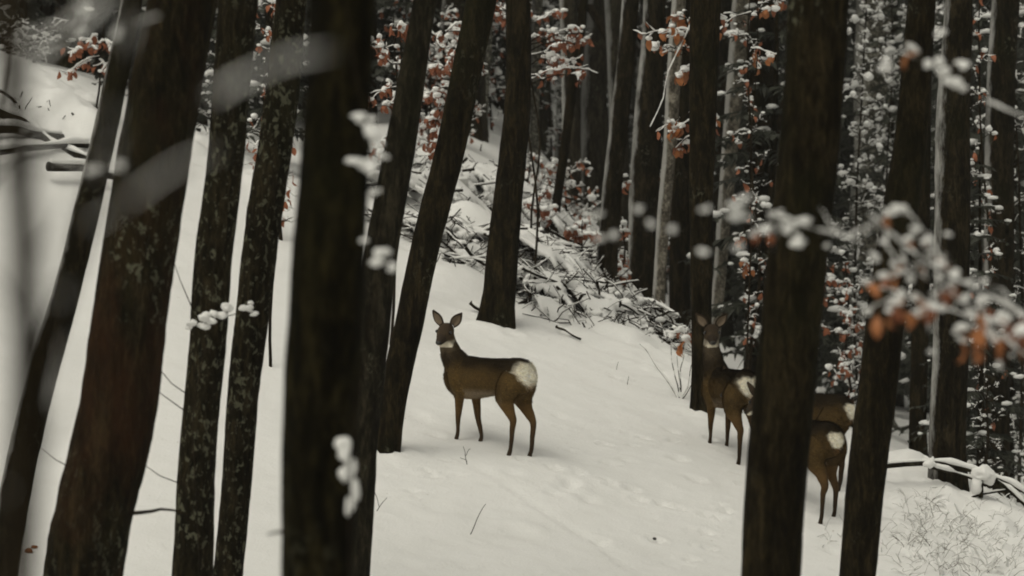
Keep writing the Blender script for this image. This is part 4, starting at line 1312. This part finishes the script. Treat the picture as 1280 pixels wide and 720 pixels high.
    hv_ = np.stack([base_ - side_ * wd_, base_ + side_ * wd_, ptn + dirn * Lh[:, None]], 1).reshape(-1, 3)
    hm = bpy.data.meshes.new('coat')
    hm.vertices.add(NS * 3); hm.vertices.foreach_set('co', hv_.ravel())
    hm.loops.add(NS * 3); hm.loops.foreach_set('vertex_index', np.arange(NS * 3, dtype=np.int32))
    hm.polygons.add(NS); hm.polygons.foreach_set('loop_start', np.arange(0, NS * 3, 3, dtype=np.int32))
    hm.update(calc_edges=True)
    tone = np.exp(g_.normal(0, .33, (NS, 1)))
    hc = np.repeat(np.clip(cc_ * tone, 0, .85), 3, axis=0)
    hc[2::3] *= 1.15
    at_ = hm.color_attributes.new('fur', 'FLOAT_COLOR', 'POINT')
    at_.data.foreach_set('color', np.concatenate([hc, np.ones((NS * 3, 1))], 1).ravel())
    hm.materials.append(M_FUR)
    tag(link('coat', hm, body_o), kind='stuff')
    # ears
    for sgn in (1, -1):
        e0 = hp(-.035, .042 * sgn, .045)
        ax = up * .72 + sd * sgn * hd.get('ear', .62) - fd * .12; ax /= np.linalg.norm(ax)
        wd = np.cross(ax, fd); wd /= np.linalg.norm(wd); nf = np.cross(wd, ax)
        if np.dot(nf, fd) < 0: nf = -nf
        for nm, mat, off, ks in (('ear', M_FUR, 0, 1.0), ('ear_lining', M_EAR, .006, .78)):
            V, F = [], []
            us = np.linspace(0, 1, 8); ws = [.020, .029, .036, .038, .035, .027, .016, .002]
            for u, w in zip(us, ws):
                for q in range(7):
                    a = (q / 6 - .5) * 2
                    V.append(e0 + ax * (u * .135 * (ks if ks < 1 else 1) + (.012 if ks < 1 else 0)) + wd * (a * w * ks) + nf * (.026 * ks * a * a * (1 - u * .5) + off - .012))
            for i in range(7):
                for q in range(6):
                    j = i * 7 + q; F.append((j, j + 1, j + 8, j + 7))
            m_ = MB(); m_.add(V, F); em = m_.mesh(nm, mat)
            if nm == 'ear':
                cc = em.color_attributes.new('fur', 'FLOAT_COLOR', 'POINT')
                cc.data.foreach_set('color', np.tile([.045, .032, .02, 1.0], len(em.vertices)))
                eo = link('ear', em, root)
                so = eo.modifiers.new('t', 'SOLIDIFY'); so.thickness = .005; so.offset = -1
            else: link(nm, em, eo)
        m_ = MB(); m_.add(ICO3_V * .014 + hp(.047, .0575 * sgn, .022), ICO3_F); m_.build('eye', M_EYE, root)
    m_ = MB(); V = ICO3_V @ np.array([fd * .016, sd * .024, up * .015]) + hp(.166, 0, -.016); m_.add(V, ICO3_F); m_.build('nose', M_NOSE, root)
    for (fx, fy, g) in feet:
        for q in (-1, 1):
            m_ = MB(); blob(m_, (fx + .012, fy + q * .010, g + .012), (.030, .0115, .020), 1, .05, rz=0); m_.build('hoof', M_HOOF, root)
    return root
deer(651, 570, 139, 'roe deer standing side on with alert upright head in open snow', .98,
     dict(neck=[(.26, 0, .60), (.35, .01, .72), (.385, .02, .82), (.395, .025, .885)], dir=(-.30, .95, -.46), roll=6, ear=.55),
     {('h', 1): (-.33, .09), ('h', -1): (-.40, .075), ('f', 1): (.235, .07), ('f', -1): (.11, .075)})
deer(933, 581, 108, 'roe deer facing away with head turned back beside the red leaved sapling', 1.0,
     dict(neck=[(.26, 0, .60), (.34, .01, .74), (.36, .02, .88), (.355, .02, .975)], dir=(-.80, .25, -.36), ear=.6),
     {('h', 1): (-.40, .08), ('h', -1): (-.33, .08)}, patch=.85, tone_=.78)
deer(1049, 612, 148, 'roe deer walking left behind the thick trunk, pale rump above another', 1.0,
     dict(neck=[(.26, 0, .60), (.40, .01, .66), (.49, .02, .70), (.56, .03, .72)], dir=(.25, .92, -.35), ear=.7),
     {('h', 1): (-.40, .08), ('h', -1): (-.33, .08)}, patch=.66, tone_=.68)
deer(1036, 652, 121, 'roe deer with pale rump lowest on the slope between two dark trunks', 1.0,
     dict(neck=[(.26, 0, .60), (.40, 0, .70), (.48, 0, .76), (.54, 0, .79)], dir=(1, .2, -.5), ear=.6),
     {('h', 1): (-.44, .13), ('h', -1): (-.27, .12)}, patch=.64, tone_=.72)

# ------------------------------------------------------------------ branches close to the lens, out of focus
# right: snowy beech branch with orange leaves reaching in from a sapling beyond the frame
def near_branch(foot_px, Y, label, mains, name='beech_sapling'):
    pl = Plant(name, ground_at(foot_px, Y), label, 'sapling')
    st = curve_pts((0, 0, -.2), pl.loc(P(foot_px + 40, -150, Y)), 0, .03, 16)
    pl.twig(st, .035, .015, main=True)
    return pl, st
pl, st = near_branch(1440, 9.0, 'blurred beech sapling whose snowy orange leaved branch hangs before the dark trunks', None)
Yb = 9.0
def br(line, r0, r1, snow, gate, yoff=0.0, first=None):
    pts = [pl.loc(P(x, y, Yb + yoff * i / max(1, len(line) - 1))) for i, (x, y) in enumerate(line)]
    if first is not None: pts.insert(0, first)
    q = polyline(pts, 30)
    pl.twig(q, r0, r1, snow, gate)
    return q
a0 = st[9]
q1 = br([(1330, 430), (1280, 398), (1230, 368), (1180, 345), (1140, 318), (1110, 292), (1085, 268)], .008, .003, .011, .12, -.4, a0)
q2 = br([(1230, 400), (1190, 372), (1150, 345), (1105, 318), (1065, 300), (1010, 285), (960, 268)], .005, .002, .009, .35, -.5, pl.loc(P(1300, 425, Yb)))
q3 = br([(1280, 445), (1240, 412), (1200, 392), (1150, 380), (1110, 362)], .005, .002, .009, .3, .1, pl.loc(P(1330, 455, Yb)))
q4 = br([(1180, 345), (1170, 318), (1155, 290), (1130, 262)], .003, .0015, .008, .35, -.2)
for (x, y, r) in ((1178, 332, .032), (1192, 345, .036), (1205, 352, .028), (1155, 300, .026), (1148, 285, .022), (1125, 262, .022), (1105, 300, .02), (1092, 318, .022), (1138, 350, .024),
                  (972, 268, .032), (985, 285, .034), (995, 300, .03), (1005, 278, .028), (962, 285, .026), (1230, 375, .026), (1215, 395, .024), (1250, 400, .026), (1270, 415, .025),
                  (1150, 390, .026), (1122, 372, .02), (1180, 385, .022), (1245, 425, .024), (1205, 372, .02)):
    pl.clump(pl.loc(P(x, y, Yb - .15)), r * .5)
for (x, y, s) in ((1085, 372, 1.1), (1118, 400, 1.3), (1130, 345, .9), (1150, 395, 1.3), (1146, 388, 1.1), (1188, 375, 1.4), (1190, 385, 1.1), (1203, 445, 1.3), (1232, 425, 1.5), (1240, 435, 1.4),
                  (1262, 420, 1.2), (1270, 432, 1.4), (1278, 415, 1.2), (1225, 405, 1.0), (1160, 400, 1.0), (1112, 408, 1.0), (1255, 440, 1.1), (1290, 440, 1.3)):
    pl.leaf(pl.loc(P(x, y - 16, Yb - .15)), s * .55, True, .0)
    pl.leaf(pl.loc(P(x + rng.uniform(-26, 26), y - 12 + rng.uniform(-22, 22), Yb + rng.uniform(-.3, .2))), s * .5, True, .3)
    pl.clump(pl.loc(P(x, y - 20, Yb - .1)), .010, 1)
for q in (q1, q2, q3, q4):
    for i in range(12):
        a = q[rng.randrange(6, len(q))]
        e = a + np.array([rng.gauss(-.03, .06), rng.gauss(0, .06), rng.gauss(-.01, .05)])
        t_ = curve_pts(a, e, .08, .12, 6)
        pl.twig(t_, .0018, .0008, .0042, .35)
        if rng.random() < .5: pl.clump(t_[-1], rng.uniform(.004, .011), 1)
        if rng.random() < .22: pl.leaf(t_[-2] + np.array([0, 0, -.004]), rng.uniform(.35, .55), True, .2)
# a further twig higher up
q5 = br([(1330, 165), (1262, 140), (1215, 118), (1190, 100), (1160, 80), (1120, 62)], .0025, .001, .006, .55, .3, st[12])
for (x, y, r) in ((1160, 78, .014), (1178, 88, .018), (1192, 102, .018), (1203, 108, .014), (1206, 80, .014), (1176, 42, .012), (1110, 82, .016), (1138, 60, .012)):
    pl.clump(pl.loc(P(x, y, Yb + .2)), r)
pl.leaf(pl.loc(P(1146, 66, Yb + .1)), .8, True, 0)
pl.done()
# snow beads on a hair-thin branch before the middle trunks
pl, st = near_branch(1500, 7.5, 'thin blurred sapling whose twig carries beads of snow before the middle trunks', None)
Yb = 7.5
q1 = br([(1400, 250), (1250, 262), (1120, 285), (1040, 280), (960, 262), (890, 258), (830, 268), (760, 268), (728, 262)], .0035, .001, .0, 0, .3, st[10])
q2 = br([(960, 262), (920, 300), (880, 315)], .0015, .001, 0, 0)
for (x, y, r) in ((885, 263, .014), (878, 316, .014), (812, 280, .012), (840, 284, .016), (800, 262, .013), (738, 270, .015), (748, 268, .013), (765, 294, .015), (752, 298, .012), (918, 258, .022), (932, 250, .018), (926, 270, .02), (922, 310, .013), (1000, 300, .012)):
    pl.clump(pl.loc(P(x, y, Yb)), r * .62)
pl.done()
# twig with snow against the blurred black trunk
pl = Plant('sapling', ground_at(430, 9.0), 'blurred sapling stem with snow lumps beside the blurred black trunk', 'sapling')
Yb = 9.0
q = polyline([np.array([0, 0, -.1]), pl.loc(P(438, 560, Yb)), pl.loc(P(456, 430, Yb)), pl.loc(P(480, 330, Yb)), pl.loc(P(470, 200, Yb)), pl.loc(P(452, 140, Yb)), pl.loc(P(440, 60, Yb)), pl.loc(P(420, -80, Yb))], 40)
pl.twig(q, .005, .002, main=True)
for (x, y, rx) in ((455, 145, .024), (464, 160, .028), (470, 178, .024), (444, 200, .03), (458, 205, .03), (475, 195, .018), (480, 318, .028), (470, 326, .022), (490, 332, .018), (468, 240, .014), (452, 300, .014)):
    pl.clump(pl.loc(P(x, y, Yb)), rx * .7)
pl.done()
# far left: near sapling, strongly out of focus
pl = Plant('sapling', ground_at(18, 2.8), 'heavily blurred near sapling with snowy branches crossing the leaning trunks', 'sapling')
Yb = 2.8
q = polyline([np.array([0, 0, -.1]), pl.loc(P(24, 720, Yb)), pl.loc(P(36, 500, Yb)), pl.loc(P(32, 300, Yb)), pl.loc(P(22, 150, Yb)), pl.loc(P(8, 0, Yb)), pl.loc(P(-20, -250, Yb))], 30)
pl.twig(q, .019, .012, main=True)
br([(60, 420), (95, 330), (125, 210), (145, 140), (160, 60), (175, -40)], .005, .003, .003, .5, .1, pl.loc(P(36, 520, Yb)))
br([(165, 170), (205, 150), (250, 135), (300, 105), (350, 80), (420, 65)], .0032, .0014, .0036, .42, .0, pl.loc(P(125, 200, Yb)))
br([(150, 262), (190, 232), (230, 205), (280, 190)], .003, .0014, .0034, .45, .0, pl.loc(P(105, 290, Yb)))
for line in ([(36, 600), (70, 520), (88, 420)], [(34, 420), (0, 360), (-30, 330)], [(30, 330), (70, 290), (95, 230)], [(28, 220), (60, 190), (85, 120)], [(36, 560), (10, 620), (-20, 650)], [(30, 280), (4, 220), (-30, 200)]):
    br(line, .0035, .0015, .003, .6, .1)
br([(60, 60), (110, 25), (140, -10)], .004, .002, .006, .3, .0, pl.loc(P(18, 110, Yb)))
pl.done()
# a second near sapling, thin twigs dusted with snow
pl = Plant('sapling', ground_at(-30, 6.0), 'thin blurred twigs with snow before the snowbank and leafy bush', 'sapling')
Yb = 6.0
q = polyline([np.array([0, 0, -.1]), pl.loc(P(-20, 500, Yb)), pl.loc(P(-10, 200, Yb)), pl.loc(P(20, -60, Yb))], 24)
pl.twig(q, .006, .003, main=True)
for line in ([(-12, 240), (30, 170), (80, 120), (120, 105)], [(-8, 130), (40, 70), (95, 45), (110, 0)], [(-10, 190), (50, 190), (110, 215), (160, 205)], [(0, 60), (60, 30), (140, 40), (200, 20)]):
    br(line, .003, .001, .005, .5, .2)
for (x, y, r) in ((85, 118, .008), (100, 42, .010), (108, 12, .012), (112, 212, .009), (150, 206, .008), (145, 40, .008)):
    pl.clump(pl.loc(P(x, y, Yb)), r)
pl.done()
# twigs low on the snow side between the big trunks
pl = Plant('sapling', ground_at(262, 18.2), 'thin bare twigs with a snow clump against the lichen spotted trunk', 'sapling')
Yb = 18.2
for line in ([(262, 400), (240, 385), (225, 350), (215, 320)], [(262, 400), (285, 395), (312, 388), (320, 400)], [(245, 500), (215, 480), (190, 450), (180, 440)], [(240, 520), (205, 495), (175, 470)], [(240, 610), (200, 595), (165, 570)], [(100, 590), (70, 575), (52, 560)]):
    br(line, .004, .0015, 0, 0, 0, None)
q = polyline([np.array([0, 0, -.1]), pl.loc(P(250, 720, Yb)), pl.loc(P(240, 520, Yb)), pl.loc(P(262, 400, Yb)), pl.loc(P(268, 330, Yb))], 30)
pl.twig(q, .005, .003, main=True)
for (x, y, r) in ((250, 402, .035), (262, 396, .045), (275, 390, .04), (285, 386, .025), (238, 408, .02), (310, 384, .03), (318, 392, .022)):
    pl.clump(pl.loc(P(x, y, Yb)), r)
pl.done()

# ------------------------------------------------------------------ damp winter air between the trunks
mh = bpy.data.materials.new('haze_air'); mh.use_nodes = True
hn = mh.node_tree.nodes; hn.clear()
ho = hn.new('ShaderNodeOutputMaterial'); hv = hn.new('ShaderNodeVolumePrincipled')
hv.inputs['Color'].default_value = (0.93, 0.92, 0.90, 1)
hv.inputs['Density'].default_value = 0.0006
mh.node_tree.links.new(hv.outputs[0], ho.inputs['Volume'])
mb = MB()
x0, x1, y0, y1, z0, z1 = -122, 122, -42, 242, -14, 75
mb.add([(x0, y0, z0), (x1, y0, z0), (x1, y1, z0), (x0, y1, z0), (x0, y0, z1), (x1, y0, z1), (x1, y1, z1), (x0, y1, z1)],
       [(0, 3, 2, 1), (4, 5, 6, 7), (0, 1, 5, 4), (1, 2, 6, 5), (2, 3, 7, 6), (3, 0, 4, 7)])
tag(mb.build('haze', mh, None, False), 'thin damp winter haze hanging between the trunks', 'haze', None, 'stuff')
